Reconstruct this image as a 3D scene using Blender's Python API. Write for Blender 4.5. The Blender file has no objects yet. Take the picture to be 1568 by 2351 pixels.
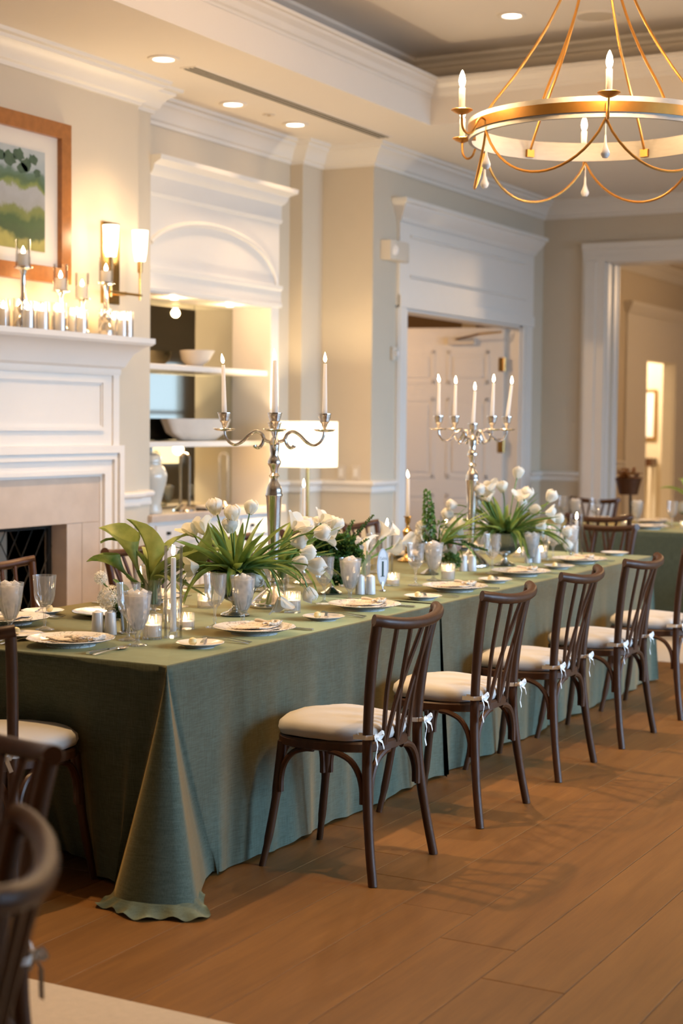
import bpy, bmesh, math, random
from mathutils import Vector, Matrix, Quaternion
random.seed(7)
S = bpy.context.scene
C = S.collection
rad = math.radians
PI = math.pi

# ------------------------------------------------------------------ camera
cd = bpy.data.cameras.new('camera'); cam = bpy.data.objects.new('camera', cd); C.objects.link(cam)
cd.sensor_fit = 'VERTICAL'; cd.sensor_height = 36.0; cd.sensor_width = 24.0
cd.lens = 3650.0 / 2351.0 * 36.0
rx, ux, fx = Vector((0.878596, 0.477466, 0.009732)), Vector((-0.035295, 0.044597, 0.998381)), Vector((-0.476259, 0.877518, -0.056035))
cam.matrix_world = Matrix(((rx.x, ux.x, -fx.x, 0), (rx.y, ux.y, -fx.y, 0), (rx.z, ux.z, -fx.z, 1.55), (0, 0, 0, 1)))
cd.dof.use_dof = True; cd.dof.focus_distance = 5.9; cd.dof.aperture_fstop = 2.5
cd.clip_end = 200
S.camera = cam

# ------------------------------------------------------------------ world, view
w = bpy.data.worlds.new('world'); S.world = w; w.use_nodes = True
w.node_tree.nodes['Background'].inputs[0].default_value = (0.55, 0.72, 1.0, 1)
w.node_tree.nodes['Background'].inputs[1].default_value = 1.6
S.view_settings.view_transform = 'Standard'; S.view_settings.look = 'None'
S.view_settings.exposure = 0.20; S.view_settings.gamma = 1.0; S.view_settings.use_curve_mapping = False
cy = S.cycles
cy.use_denoising = True
cy.max_bounces = 5; cy.diffuse_bounces = 3; cy.glossy_bounces = 2; cy.transmission_bounces = 4; cy.transparent_max_bounces = 10
cy.sample_clamp_indirect = 4.0; cy.caustics_reflective = False; cy.caustics_refractive = False
cy.use_adaptive_sampling = True; cy.adaptive_threshold = 0.06; cy.adaptive_min_samples = 16; cy.light_sampling_threshold = 0.03

WARM = (1.0, 0.64, 0.33)
def lamp(name, kind, loc, power, color=WARM, **k):
    d = bpy.data.lights.new(name, kind); d.energy = power; d.color = color
    o = bpy.data.objects.new(name, d); C.objects.link(o); o.location = loc
    rot = k.pop('rot', None)
    if rot: o.rotation_euler = rot
    for a, v in k.items(): setattr(d, a, v)
    return o
# daylight entering by the three tall windows of the long wall opposite the fireplace
for i, y in enumerate((5.6, 8.8, 12.0)):
    lamp('window_daylight', 'AREA', (3.33, y, 1.75), 150, (0.42, 0.68, 1.0), rot=(0, rad(60), 0), shape='RECTANGLE', size=2.5, size_y=1.7, spread=rad(105))
# recessed ceiling lamps: x, y, ceiling height, power
DOWNLIGHTS = [(-5.52, 7.90, 3.70, 42), (-5.87, 9.22, 3.70, 36), (-5.86, 10.04, 3.70, 40), (-4.13, 9.90, 4.25, 190),
              (-5.52, 5.60, 3.70, 60), (-4.13, 7.30, 4.25, 380), (-4.13, 4.70, 4.25, 370), (-0.9, 9.90, 4.25, 110),
              (-0.9, 7.30, 4.25, 140), (-0.9, 4.70, 4.25, 165), (-2.7, 1.2, 4.25, 120), (-3.1, 12.9, 3.70, 300), (-1.6, 12.6, 3.70, 140)]  # brighter far-soffit lamp is an extra kept out of view for the far wall
for (x, y, z, p) in DOWNLIGHTS:
    lamp('downlight', 'SPOT', (x, y, z - 0.03), p, (1.0, 0.63, 0.31), spot_size=rad(86 if x < -5 else 78), spot_blend=0.55, shadow_soft_size=0.05)

# ------------------------------------------------------------------ helpers
class MB:
    def __init__(s): s.v = []; s.f = []
    def add(s, vs, fs, M=None):
        o = len(s.v)
        s.v += [tuple(M @ Vector(v)) for v in vs] if M is not None else [tuple(v) for v in vs]
        s.f += [tuple(i + o for i in f) for f in fs]; return s
    def box(s, a, b, M=None):
        (x0, y0, z0), (x1, y1, z1) = a, b
        return s.add([(x0,y0,z0),(x1,y0,z0),(x1,y1,z0),(x0,y1,z0),(x0,y0,z1),(x1,y0,z1),(x1,y1,z1),(x0,y1,z1)],
                     [(0,3,2,1),(4,5,6,7),(0,1,5,4),(1,2,6,5),(2,3,7,6),(3,0,4,7)], M)
    def cbox(s, a, b, c=0.004, M=None):                      # box with its top edges chamfered
        (x0,y0,z0),(x1,y1,z1) = a, b
        return s.add([(x0,y0,z0),(x1,y0,z0),(x1,y1,z0),(x0,y1,z0),(x0,y0,z1-c),(x1,y0,z1-c),(x1,y1,z1-c),(x0,y1,z1-c),
                      (x0+c,y0+c,z1),(x1-c,y0+c,z1),(x1-c,y1-c,z1),(x0+c,y1-c,z1)],
                     [(0,3,2,1),(0,1,5,4),(1,2,6,5),(2,3,7,6),(3,0,4,7),(4,5,9,8),(5,6,10,9),(6,7,11,10),(7,4,8,11),(8,9,10,11)], M)
    def lathe(s, prof, n=24, M=None, fn=None):
        vs = []; fs = []
        for (r, z) in prof:
            for k in range(n):
                a = 2*PI*k/n; q = r*(fn(a, z) if fn else 1.0)
                vs.append((q*math.cos(a), q*math.sin(a), z))
        for j in range(len(prof)-1):
            for k in range(n):
                fs.append((j*n+k, j*n+(k+1)%n, (j+1)*n+(k+1)%n, (j+1)*n+k))
        fs.append(tuple(range(n-1, -1, -1))); m = (len(prof)-1)*n; fs.append(tuple(range(m, m+n)))
        return s.add(vs, fs, M)
    def tube(s, pts, r, n=8, M=None, sq=1.0, cap=True):
        pts = [Vector(p) for p in pts]; N = len(pts)
        rr = r if isinstance(r, (list, tuple)) else [r]*N
        vs = []; fs = []; prev = None
        for i, p in enumerate(pts):
            t = (pts[min(i+1, N-1)] - pts[max(i-1, 0)]).normalized()
            if prev is None:
                up = Vector((0,0,1)) if abs(t.z) < 0.9 else Vector((0,1,0))
                a = t.cross(up).normalized()
            else:
                a = (prev - t*prev.dot(t)).normalized()
            b = t.cross(a); prev = a
            for k in range(n):
                q = 2*PI*k/n
                vs.append(p + a*math.cos(q)*rr[i] + b*math.sin(q)*rr[i]*sq)
        for i in range(N-1):
            for k in range(n):
                fs.append((i*n+k, i*n+(k+1)%n, (i+1)*n+(k+1)%n, (i+1)*n+k))
        if cap:
            fs.append(tuple(range(n-1, -1, -1))); fs.append(tuple(range((N-1)*n, N*n)))
        return s.add(vs, fs, M)
    def prism(s, poly, z0, z1, M=None):
        n = len(poly)
        vs = [(x,y,z0) for x,y in poly] + [(x,y,z1) for x,y in poly]
        fs = [tuple(range(n-1,-1,-1)), tuple(range(n,2*n))] + [(k,(k+1)%n,n+(k+1)%n,n+k) for k in range(n)]
        return s.add(vs, fs, M)
    def grid(s, nu, nv, fn, M=None):
        vs = [fn(i/(nu-1), j/(nv-1)) for j in range(nv) for i in range(nu)]
        fs = [(j*nu+i, j*nu+i+1, (j+1)*nu+i+1, (j+1)*nu+i) for j in range(nv-1) for i in range(nu-1)]
        return s.add(vs, fs, M)
    def sweep(s, path, prof, side=1, closed=False, z=0.0):
        # path: 2D points, prof: (out, z); the profile is swept with mitred corners, out to the left (side=1) or right (-1)
        P = [Vector((p[0], p[1])) for p in path]; N = len(P); vs = []; fs = []; m = len(prof)
        for i in range(N):
            def nrm(a, b):
                d = (b-a).normalized(); return Vector((-d.y, d.x))*side
            if closed: n1, n2 = nrm(P[i-1], P[i]), nrm(P[i], P[(i+1)%N])
            else:
                n1 = nrm(P[i-1], P[i]) if i > 0 else nrm(P[i], P[i+1])
                n2 = nrm(P[i], P[i+1]) if i < N-1 else n1
            b = (n1+n2); b = b.normalized(); k = 1.0/max(0.35, b.dot(n1))
            for (o, h) in prof: vs.append((P[i].x+b.x*o*k, P[i].y+b.y*o*k, z+h))
        R_ = N if closed else N-1
        for i in range(R_):
            j = (i+1) % N
            for q in range(m):
                q2 = (q+1) % m
                fs.append((i*m+q, j*m+q, j*m+q2, i*m+q2))
        if not closed:
            fs.append(tuple(range(m-1,-1,-1))); fs.append(tuple((N-1)*m+q for q in range(m)))
        return s.add(vs, fs)
    def mesh(s, name, mat, smooth=True, ang=38):
        me = bpy.data.meshes.new(name); me.from_pydata(s.v, [], s.f); me.validate()
        bm = bmesh.new(); bm.from_mesh(me); bmesh.ops.recalc_face_normals(bm, faces=bm.faces); bm.to_mesh(me); bm.free()
        if smooth:
            me.polygons.foreach_set('use_smooth', [True]*len(me.polygons)); me.set_sharp_from_angle(angle=rad(ang))
        if mat: me.materials.append(mat)
        return me
    def build(s, name, mat, parent=None, loc=(0,0,0), rot=None, smooth=True, ang=38):
        return link(name, s.mesh(name, mat, smooth, ang), parent, loc, rot)
def link(name, me, parent=None, loc=(0,0,0), rot=None):
    o = bpy.data.objects.new(name, me); C.objects.link(o); o.location = loc
    if rot is not None:
        if isinstance(rot, Quaternion): o.rotation_mode = 'QUATERNION'; o.rotation_quaternion = rot
        else: o.rotation_euler = rot
    if parent: o.parent = parent
    return o
def tag(o, label=None, cat=None, group=None, kind=None):
    for k, v in (('label', label), ('category', cat), ('group', group), ('kind', kind)):
        if v: o[k] = v
    return o
def thing(name, label, cat, loc=(0,0,0), rz=0.0, group=None):
    o = bpy.data.objects.new(name, None); C.objects.link(o); o.location = loc; o.rotation_euler = (0,0,rz); o.empty_display_size = 0.05
    return tag(o, label, cat, group)
def struct(o): o['kind'] = 'structure'; return o
KIDS = {}
def children(o): return [c for c in bpy.data.objects if c.parent is o]
def copy_tree(o, parent=None):
    c = o.copy(); C.objects.link(c)
    if parent: c.parent = parent
    for ch in list(o.children): copy_tree(ch, c)
    return c
def dup(root, loc, rz, label=None, group=None):
    r = copy_tree(root); r.location = loc; r.rotation_euler = (0,0,rz)
    if label: r['label'] = label
    if group: r['group'] = group
    return r
def bez(p0, p1, p2, p3, n=12):
    p0, p1, p2, p3 = map(Vector, (p0, p1, p2, p3)); out = []
    for i in range(n+1):
        t = i/n; u = 1-t
        out.append(p0*u**3 + p1*3*u*u*t + p2*3*u*t*t + p3*t**3)
    return out
def cat_spline(pts, n=6):
    P = [Vector(p) for p in pts]; P = [P[0]*2-P[1]] + P + [P[-1]*2-P[-2]]; out = []
    for i in range(1, len(P)-2):
        for k in range(n):
            t = k/n
            out.append(0.5*((2*P[i]) + (P[i+1]-P[i-1])*t + (2*P[i-1]-5*P[i]+4*P[i+1]-P[i+2])*t*t + (3*P[i]-P[i-1]-3*P[i+1]+P[i+2])*t**3))
    out.append(P[-2]); return out

# ------------------------------------------------------------------ materials
def nodes(name):
    m = bpy.data.materials.new(name); m.use_nodes = True
    return m, m.node_tree, m.node_tree.nodes['Principled BSDF']
def pbr(name, col, rough=0.5, metal=0.0, var=0.0, scale=8.0, bump=0.0, bscale=60.0, stretch=(1,1,1), spec=None, **k):
    m, t, b = nodes(name); N, L = t.nodes, t.links
    b.inputs['Base Color'].default_value = (*col, 1); b.inputs['Roughness'].default_value = rough; b.inputs['Metallic'].default_value = metal
    if spec is not None: b.inputs['Specular IOR Level'].default_value = spec
    for a, v in k.items(): b.inputs[a.replace('_', ' ')].default_value = v
    tc = N.new('ShaderNodeTexCoord'); mp = N.new('ShaderNodeMapping'); mp.inputs['Scale'].default_value = stretch
    L.new(tc.outputs['Object'], mp.inputs['Vector'])
    nz = N.new('ShaderNodeTexNoise'); nz.inputs['Scale'].default_value = scale; nz.inputs['Detail'].default_value = 4
    L.new(mp.outputs[0], nz.inputs['Vector'])
    mx = N.new('ShaderNodeMix'); mx.data_type = 'RGBA'
    mx.inputs[6].default_value = (*[c*(1-var) for c in col], 1); mx.inputs[7].default_value = (*[min(1, c*(1+var)) for c in col], 1)
    L.new(nz.outputs['Fac'], mx.inputs[0]); L.new(mx.outputs[2], b.inputs['Base Color'])
    if bump:
        n2 = N.new('ShaderNodeTexNoise'); n2.inputs['Scale'].default_value = bscale; n2.inputs['Detail'].default_value = 3
        L.new(mp.outputs[0], n2.inputs['Vector'])
        bp = N.new('ShaderNodeBump'); bp.inputs['Strength'].default_value = bump; bp.inputs['Distance'].default_value = 0.002
        L.new(n2.outputs['Fac'], bp.inputs['Height']); L.new(bp.outputs[0], b.inputs['Normal'])
    return m
def emit(name, col, strength, sample=True):
    m = bpy.data.materials.new(name); m.use_nodes = True; t = m.node_tree; t.nodes.clear()
    e = t.nodes.new('ShaderNodeEmission'); o = t.nodes.new('ShaderNodeOutputMaterial')
    e.inputs[0].default_value = (*col, 1); e.inputs[1].default_value = strength; t.links.new(e.outputs[0], o.inputs[0])
    if not sample: m.cycles.emission_sampling = 'NONE'
    return m
def glass(name, tint=(0.99,0.99,0.99), base=0.03, edge=0.55, white=0.0, rough=0.03):
    # clear thin ware: mostly seen through, with reflections that grow at the rim; white adds the milky sparkle of cut facets
    m = bpy.data.materials.new(name); m.use_nodes = True; t = m.node_tree; N, L = t.nodes, t.links; N.clear()
    o = N.new('ShaderNodeOutputMaterial'); tr = N.new('ShaderNodeBsdfTransparent'); tr.inputs[0].default_value = (*tint, 1)
    gl = N.new('ShaderNodeBsdfGlossy'); gl.inputs['Roughness'].default_value = rough; gl.inputs[0].default_value = (1,1,1,1)
    lw = N.new('ShaderNodeFresnel'); lw.inputs[0].default_value = 1.45
    mr = N.new('ShaderNodeMapRange'); mr.inputs[1].default_value = 0.03; mr.inputs[3].default_value = base; mr.inputs[4].default_value = edge
    L.new(lw.outputs[0], mr.inputs[0]); first = tr.outputs[0]
    if white:
        df = N.new('ShaderNodeBsdfTranslucent'); df.inputs[0].default_value = (0.95,0.94,0.92,1); d2 = N.new('ShaderNodeBsdfDiffuse'); d2.inputs[0].default_value = (0.95,0.94,0.92,1)
        m0 = N.new('ShaderNodeMixShader'); m0.inputs[0].default_value = 0.5; L.new(df.outputs[0], m0.inputs[1]); L.new(d2.outputs[0], m0.inputs[2])
        mm = N.new('ShaderNodeMixShader'); mm.inputs[0].default_value = white; L.new(tr.outputs[0], mm.inputs[1]); L.new(m0.outputs[0], mm.inputs[2]); first = mm.outputs[0]
    mx = N.new('ShaderNodeMixShader'); L.new(mr.outputs[0], mx.inputs[0]); L.new(first, mx.inputs[1]); L.new(gl.outputs[0], mx.inputs[2])
    L.new(mx.outputs[0], o.inputs[0]); return m
def thin(name, col, var, trans=0.35, rough=0.6, scale=12, col2=None):
    # petals and leaves: diffuse with some light coming through
    m, t, b = nodes(name); N, L = t.nodes, t.links
    b.inputs['Roughness'].default_value = rough; b.inputs['Specular IOR Level'].default_value = 0.3
    tc = N.new('ShaderNodeTexCoord'); nz = N.new('ShaderNodeTexNoise'); nz.inputs['Scale'].default_value = scale; nz.inputs['Detail'].default_value = 3
    oi = N.new('ShaderNodeObjectInfo'); ad = N.new('ShaderNodeVectorMath'); ad.operation = 'ADD'
    L.new(tc.outputs['Object'], ad.inputs[0]); L.new(oi.outputs['Random'], ad.inputs[1]); L.new(ad.outputs[0], nz.inputs['Vector'])
    mx = N.new('ShaderNodeMix'); mx.data_type = 'RGBA'; c2 = col2 or tuple(min(1, c*(1+var)) for c in col)
    mx.inputs[6].default_value = (*[c*(1-var) for c in col], 1); mx.inputs[7].default_value = (*c2, 1)
    mt = N.new('ShaderNodeMath'); mt.operation = 'MULTIPLY_ADD'; mt.inputs[1].default_value = 0.7; L.new(oi.outputs['Random'], mt.inputs[0])
    ml = N.new('ShaderNodeMath'); ml.operation = 'MULTIPLY_ADD'; ml.inputs[1].default_value = 1.2; ml.inputs[2].default_value = -0.45
    L.new(nz.outputs['Fac'], ml.inputs[0]); L.new(ml.outputs[0], mt.inputs[2]); L.new(mt.outputs[0], mx.inputs[0]); mx.clamp_factor = True
    L.new(mx.outputs[2], b.inputs['Base Color'])
    tl = N.new('ShaderNodeBsdfTranslucent'); L.new(mx.outputs[2], tl.inputs[0])
    ms = N.new('ShaderNodeMixShader'); ms.inputs[0].default_value = trans; L.new(b.outputs[0], ms.inputs[1]); L.new(tl.outputs[0], ms.inputs[2])
    L.new(ms.outputs[0], N['Material Output'].inputs[0]); return m

M = {}
M['wall'] = pbr('wall_paint', (0.60, 0.52, 0.40), 0.75, var=0.02, bump=0.05, bscale=300)
M['trim'] = pbr('white_trim_paint', (0.75, 0.71, 0.65), 0.38, var=0.015)
M['ceil'] = pbr('ceiling_paint', (0.76, 0.70, 0.62), 0.85, var=0.01)
M['carpet'] = pbr('pale_carpet', (0.46, 0.38, 0.28), 0.95, var=0.10, scale=40, bump=0.5, bscale=300)
M['stone'] = pbr('beige_marble', (0.52, 0.43, 0.35), 0.30, var=0.16, scale=9)
M['soot'] = pbr('firebox_brick', (0.035, 0.030, 0.022), 0.8, var=0.3, scale=14)
M['iron'] = pbr('dark_iron', (0.02, 0.018, 0.015), 0.5, 0.7, var=0.2)
M['wood'] = pbr('walnut_bentwood', (0.062, 0.024, 0.009), 0.40, spec=0.32, var=0.38, scale=16, stretch=(3,3,0.7), bump=0.12, bscale=90)
M['cushion'] = pbr('ivory_cotton', (0.52, 0.495, 0.45), 0.9, var=0.03, scale=14, bump=0.35, bscale=35, Sheen_Weight=0.15)
M['ribbon'] = pbr('ivory_ribbon', (0.78, 0.74, 0.68), 0.8, var=0.03)
M['silver'] = pbr('polished_silver', (0.80, 0.77, 0.73), 0.19, 1.0, var=0.06, scale=20)
M['brass'] = pbr('aged_brass', (0.56, 0.36, 0.13), 0.22, 1.0, var=0.10)
M['gold'] = pbr('gilded_iron', (0.50, 0.25, 0.06), 0.38, 0.9, var=0.16, scale=30)
M['ringwood'] = pbr('whitewashed_wood', (0.50, 0.47, 0.42), 0.7, var=0.12, scale=20, stretch=(1,1,5), bump=0.3, bscale=60)
M['wax'] = thin('white_wax', (0.93, 0.90, 0.85), 0.01, 0.55, rough=0.45)
M['flame'] = emit('candle_flame', (1.0, 0.66, 0.30), 70)
M['wick'] = pbr('burnt_wick', (0.01, 0.01, 0.01), 0.9)
M['bulb'] = emit('lit_bulb', (1.0, 0.80, 0.52), 14, sample=False)
M['lens'] = emit('lit_lens', (1.0, 0.90, 0.74), 9, sample=False)
M['glow'] = emit('frosted_lit_glass', (1.0, 0.80, 0.54), 6, sample=False)
M['glass'] = glass('clear_glass')
M['crystal'] = glass('cut_crystal', base=0.035, edge=0.60, white=0.13, rough=0.05)
M['china'] = pbr('white_china', (0.78, 0.75, 0.70), 0.12, var=0.01)
M['porcelain'] = pbr('white_porcelain', (0.80, 0.78, 0.76), 0.18, var=0.01)
M['jar'] = pbr('celadon_jar', (0.55, 0.54, 0.48), 0.15, var=0.03)
M['plaster'] = pbr('rough_pale_stone', (0.62, 0.56, 0.48), 0.85, var=0.10, bump=0.5, bscale=30)
M['butter'] = pbr('butter', (0.78, 0.68, 0.36), 0.4, var=0.02)
M['black'] = pbr('black_metal', (0.012, 0.012, 0.012), 0.4, 0.6)
M['slot'] = pbr('dark_slot', (0.012, 0.014, 0.012), 0.9)
M['mirror'] = pbr('olive_tinted_mirror', (0.62, 0.62, 0.50), 0.03, 1.0, var=0.03, scale=3)  # olive cast of the mirrored room put into the tint
M['plastic'] = pbr('ivory_plastic', (0.62, 0.55, 0.45), 0.4, var=0.02)
M['dark'] = pbr('painted_lobby_gloom', (0.20, 0.13, 0.07), 0.9, var=0.05)  # lobby's lack of light put into a dark brown colour
M['frame'] = pbr('burl_wood_frame', (0.33, 0.13, 0.035), 0.30, var=0.35, scale=12, stretch=(2,2,2))
M['mat_board'] = pbr('cream_mat_board', (0.68, 0.63, 0.55), 0.9, var=0.01)
M['stem'] = pbr('flower_stem', (0.13, 0.25, 0.05), 0.5, var=0.2)
M['petal'] = thin('white_petal', (0.95, 0.93, 0.87), 0.03, 0.42, col2=(0.96, 0.93, 0.82))
M['calla'] = thin('calla_spathe', (0.94, 0.91, 0.82), 0.03, 0.40)
M['pink'] = thin('blush_floret', (0.78, 0.55, 0.50), 0.10, 0.25)
M['leaf'] = thin('tulip_leaf', (0.10, 0.20, 0.04), 0.30, 0.32, col2=(0.34, 0.46, 0.12), rough=0.45)
M['lime'] = thin('green_spathe', (0.10, 0.24, 0.04), 0.25, 0.35, col2=(0.48, 0.55, 0.20), rough=0.45, scale=18)
M['kale'] = thin('curly_greens', (0.045, 0.12, 0.02), 0.35, 0.2, col2=(0.13, 0.24, 0.05))
M['bells'] = thin('bell_calyx', (0.14, 0.28, 0.06), 0.2, 0.3, col2=(0.32, 0.48, 0.16))
M['stamen'] = pbr('yellow_stamen', (0.65, 0.42, 0.08), 0.6)
M['card'] = pbr('white_card', (0.76, 0.76, 0.77), 0.6)
M['ink'] = pbr('dark_green_ink', (0.03, 0.06, 0.05), 0.7)
M['blueink'] = pbr('pale_blue_ink', (0.25, 0.36, 0.50), 0.7)
M['greyink'] = pbr('grey_ink', (0.30, 0.32, 0.34), 0.7)

def wood_floor():
    m, t, b = nodes('oak_planks'); N, L = t.nodes, t.links
    tc = N.new('ShaderNodeTexCoord'); oi = N.new('ShaderNodeObjectInfo')
    ad = N.new('ShaderNodeVectorMath'); ad.operation = 'MULTIPLY_ADD'; ad.inputs[1].default_value = (37, 91, 13)
    cb = N.new('ShaderNodeCombineXYZ')
    for i in range(3): L.new(oi.outputs['Random'], cb.inputs[i])
    L.new(cb.outputs[0], ad.inputs[0]); L.new(tc.outputs['Object'], ad.inputs[2])
    mp = N.new('ShaderNodeMapping'); mp.inputs['Scale'].default_value = (9, 0.7, 1); L.new(ad.outputs[0], mp.inputs[0])
    nz = N.new('ShaderNodeTexNoise'); nz.inputs['Scale'].default_value = 2.2; nz.inputs['Detail'].default_value = 6; nz.inputs['Distortion'].default_value = 0.8
    L.new(mp.outputs[0], nz.inputs['Vector'])
    mp2 = N.new('ShaderNodeMapping'); mp2.inputs['Scale'].default_value = (90, 3.5, 1); L.new(ad.outputs[0], mp2.inputs[0])
    n2 = N.new('ShaderNodeTexNoise'); n2.inputs['Scale'].default_value = 2.0; n2.inputs['Detail'].default_value = 3; L.new(mp2.outputs[0], n2.inputs['Vector'])
    ra = N.new('ShaderNodeValToRGB'); e = ra.color_ramp.elements
    e[0].position = 0.25; e[0].color = (0.110, 0.044, 0.009, 1); e[1].position = 0.80; e[1].color = (0.215, 0.095, 0.022, 1)
    s1 = N.new('ShaderNodeMath'); s1.operation = 'MULTIPLY_ADD'; s1.inputs[1].default_value = 0.30; L.new(n2.outputs['Fac'], s1.inputs[0])
    s2 = N.new('ShaderNodeMath'); s2.operation = 'MULTIPLY_ADD'; s2.inputs[1].default_value = 0.62; s2.inputs[2].default_value = 0.0; L.new(nz.outputs['Fac'], s2.inputs[0])
    L.new(s2.outputs[0], s1.inputs[2])
    s3 = N.new('ShaderNodeMath'); s3.operation = 'MULTIPLY_ADD'; s3.inputs[1].default_value = 0.22; L.new(oi.outputs['Random'], s3.inputs[0]); L.new(s1.outputs[0], s3.inputs[2])
    L.new(s3.outputs[0], ra.inputs[0]); L.new(ra.outputs[0], b.inputs['Base Color'])
    b.inputs['Roughness'].default_value = 0.45; b.inputs['Specular IOR Level'].default_value = 0.35
    bp = N.new('ShaderNodeBump'); bp.inputs['Strength'].default_value = 0.12; bp.inputs['Distance'].default_value = 0.001
    L.new(n2.outputs['Fac'], bp.inputs['Height']); L.new(bp.outputs[0], b.inputs['Normal'])
    return m
M['floor'] = wood_floor()
def linen():
    m, t, b = nodes('green_linen'); N, L = t.nodes, t.links
    tc = N.new('ShaderNodeTexCoord'); fac = []
    for sc in ((260, 260, 14), (14, 14, 240)):
        mp = N.new('ShaderNodeMapping'); mp.inputs['Scale'].default_value = sc; L.new(tc.outputs['Object'], mp.inputs[0])
        nz = N.new('ShaderNodeTexNoise'); nz.inputs['Scale'].default_value = 1.6; nz.inputs['Detail'].default_value = 2; L.new(mp.outputs[0], nz.inputs['Vector']); fac.append(nz)
    ad = N.new('ShaderNodeMath'); ad.operation = 'ADD'; L.new(fac[0].outputs['Fac'], ad.inputs[0]); L.new(fac[1].outputs['Fac'], ad.inputs[1])
    hf = N.new('ShaderNodeMath'); hf.operation = 'MULTIPLY'; hf.inputs[1].default_value = 0.5; L.new(ad.outputs[0], hf.inputs[0])
    ra = N.new('ShaderNodeValToRGB'); e = ra.color_ramp.elements
    e[0].position = 0.32; e[0].color = (0.046, 0.064, 0.049, 1); e[1].position = 0.68; e[1].color = (0.096, 0.125, 0.096, 1)
    L.new(hf.outputs[0], ra.inputs[0]); L.new(ra.outputs[0], b.inputs['Base Color'])
    b.inputs['Roughness'].default_value = 0.85; b.inputs['Sheen Weight'].default_value = 0.75; b.inputs['Sheen Roughness'].default_value = 0.42; b.inputs['Sheen Tint'].default_value = (1.0, 0.70, 0.26, 1)
    b.inputs['Specular IOR Level'].default_value = 0.08
    bp = N.new('ShaderNodeBump'); bp.inputs['Strength'].default_value = 0.25; bp.inputs['Distance'].default_value = 0.001
    L.new(hf.outputs[0], bp.inputs['Height']); L.new(bp.outputs[0], b.inputs['Normal']); return m
M['linen'] = linen()
def printed(name, base, cols, scale, lo, hi, rough=0.2):
    # a sparse botanical print: thin wandering sprigs and small spots over a pale ground
    m, t, b = nodes(name); N, L = t.nodes, t.links; b.inputs['Roughness'].default_value = rough
    tc = N.new('ShaderNodeTexCoord'); cur = None
    for i, c in enumerate(cols):
        mp = N.new('ShaderNodeMapping'); mp.inputs['Location'].default_value = (i*3.7, i*1.9, i*2.3); L.new(tc.outputs['Object'], mp.inputs[0])
        nz = N.new('ShaderNodeTexNoise'); nz.inputs['Scale'].default_value = scale*(1+0.4*i); nz.inputs['Detail'].default_value = 3; nz.inputs['Distortion'].default_value = 0.6
        L.new(mp.outputs[0], nz.inputs['Vector'])
        ra = N.new('ShaderNodeValToRGB'); e = ra.color_ramp.elements
        w_ = 0.016 if i == 0 else 0.022
        e[0].position = 0.5-w_; e[0].color = (0,0,0,1); e[1].position = 0.5; e[1].color = (1,1,1,1); q = e.new(0.5+w_); q.color = (0,0,0,1)
        L.new(nz.outputs['Fac'], ra.inputs[0])
        n2 = N.new('ShaderNodeTexNoise'); n2.inputs['Scale'].default_value = scale*0.6; L.new(mp.outputs[0], n2.inputs['Vector'])
        r2 = N.new('ShaderNodeMapRange'); r2.inputs[1].default_value = lo; r2.inputs[2].default_value = hi; L.new(n2.outputs['Fac'], r2.inputs[0])
        mu = N.new('ShaderNodeMath'); mu.operation = 'MULTIPLY'; L.new(ra.outputs[0], mu.inputs[0]); L.new(r2.outputs[0], mu.inputs[1])
        mx = N.new('ShaderNodeMix'); mx.data_type = 'RGBA'; mx.inputs[7].default_value = (*c, 1); L.new(mu.outputs[0], mx.inputs[0])
        if cur: L.new(cur, mx.inputs[6])
        else: mx.inputs[6].default_value = (*base, 1)
        cur = mx.outputs[2]
    L.new(cur, b.inputs['Base Color']); return m
M['plate'] = printed('floral_china', (0.78,0.75,0.70), [(0.22,0.18,0.12),(0.18,0.30,0.30),(0.25,0.10,0.10)], 16, 0.46, 0.60, 0.12)
M['napkin'] = printed('floral_napkin', (0.70,0.62,0.51), [(0.13,0.12,0.09),(0.22,0.27,0.20),(0.30,0.16,0.10)], 22, 0.44, 0.56, 0.9)
def ice():
    m = bpy.data.materials.new('iced_water'); m.use_nodes = True; t = m.node_tree; N, L = t.nodes, t.links; N.clear()
    o = N.new('ShaderNodeOutputMaterial'); tr = N.new('ShaderNodeBsdfTransparent'); df = N.new('ShaderNodeBsdfDiffuse'); tl = N.new('ShaderNodeBsdfTranslucent'); gl = N.new('ShaderNodeBsdfGlossy')
    df.inputs[0].default_value = (0.93,0.91,0.88,1); tl.inputs[0].default_value = (0.95,0.93,0.9,1); gl.inputs['Roughness'].default_value = 0.12
    tc = N.new('ShaderNodeTexCoord'); vz = N.new('ShaderNodeTexVoronoi'); vz.inputs['Scale'].default_value = 45; L.new(tc.outputs['Object'], vz.inputs['Vector'])
    bp = N.new('ShaderNodeBump'); bp.inputs['Strength'].default_value = 0.8; bp.inputs['Distance'].default_value = 0.006; L.new(vz.outputs['Distance'], bp.inputs['Height'])
    for q in (df, gl): L.new(bp.outputs[0], q.inputs['Normal'])
    a = N.new('ShaderNodeMixShader'); a.inputs[0].default_value = 0.72; L.new(df.outputs[0], a.inputs[1]); L.new(tl.outputs[0], a.inputs[2])
    b = N.new('ShaderNodeMixShader'); b.inputs[0].default_value = 0.07; L.new(a.outputs[0], b.inputs[1]); L.new(gl.outputs[0], b.inputs[2])
    c = N.new('ShaderNodeMixShader'); mr = N.new('ShaderNodeMapRange'); mr.inputs[2].default_value = 0.6; mr.inputs[3].default_value = 0.62; mr.inputs[4].default_value = 0.94
    L.new(vz.outputs['Distance'], mr.inputs[0]); L.new(mr.outputs[0], c.inputs[0]); L.new(tr.outputs[0], c.inputs[1]); L.new(b.outputs[0], c.inputs[2])
    L.new(c.outputs[0], o.inputs[0]); return m
M['ice'] = ice()
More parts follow.
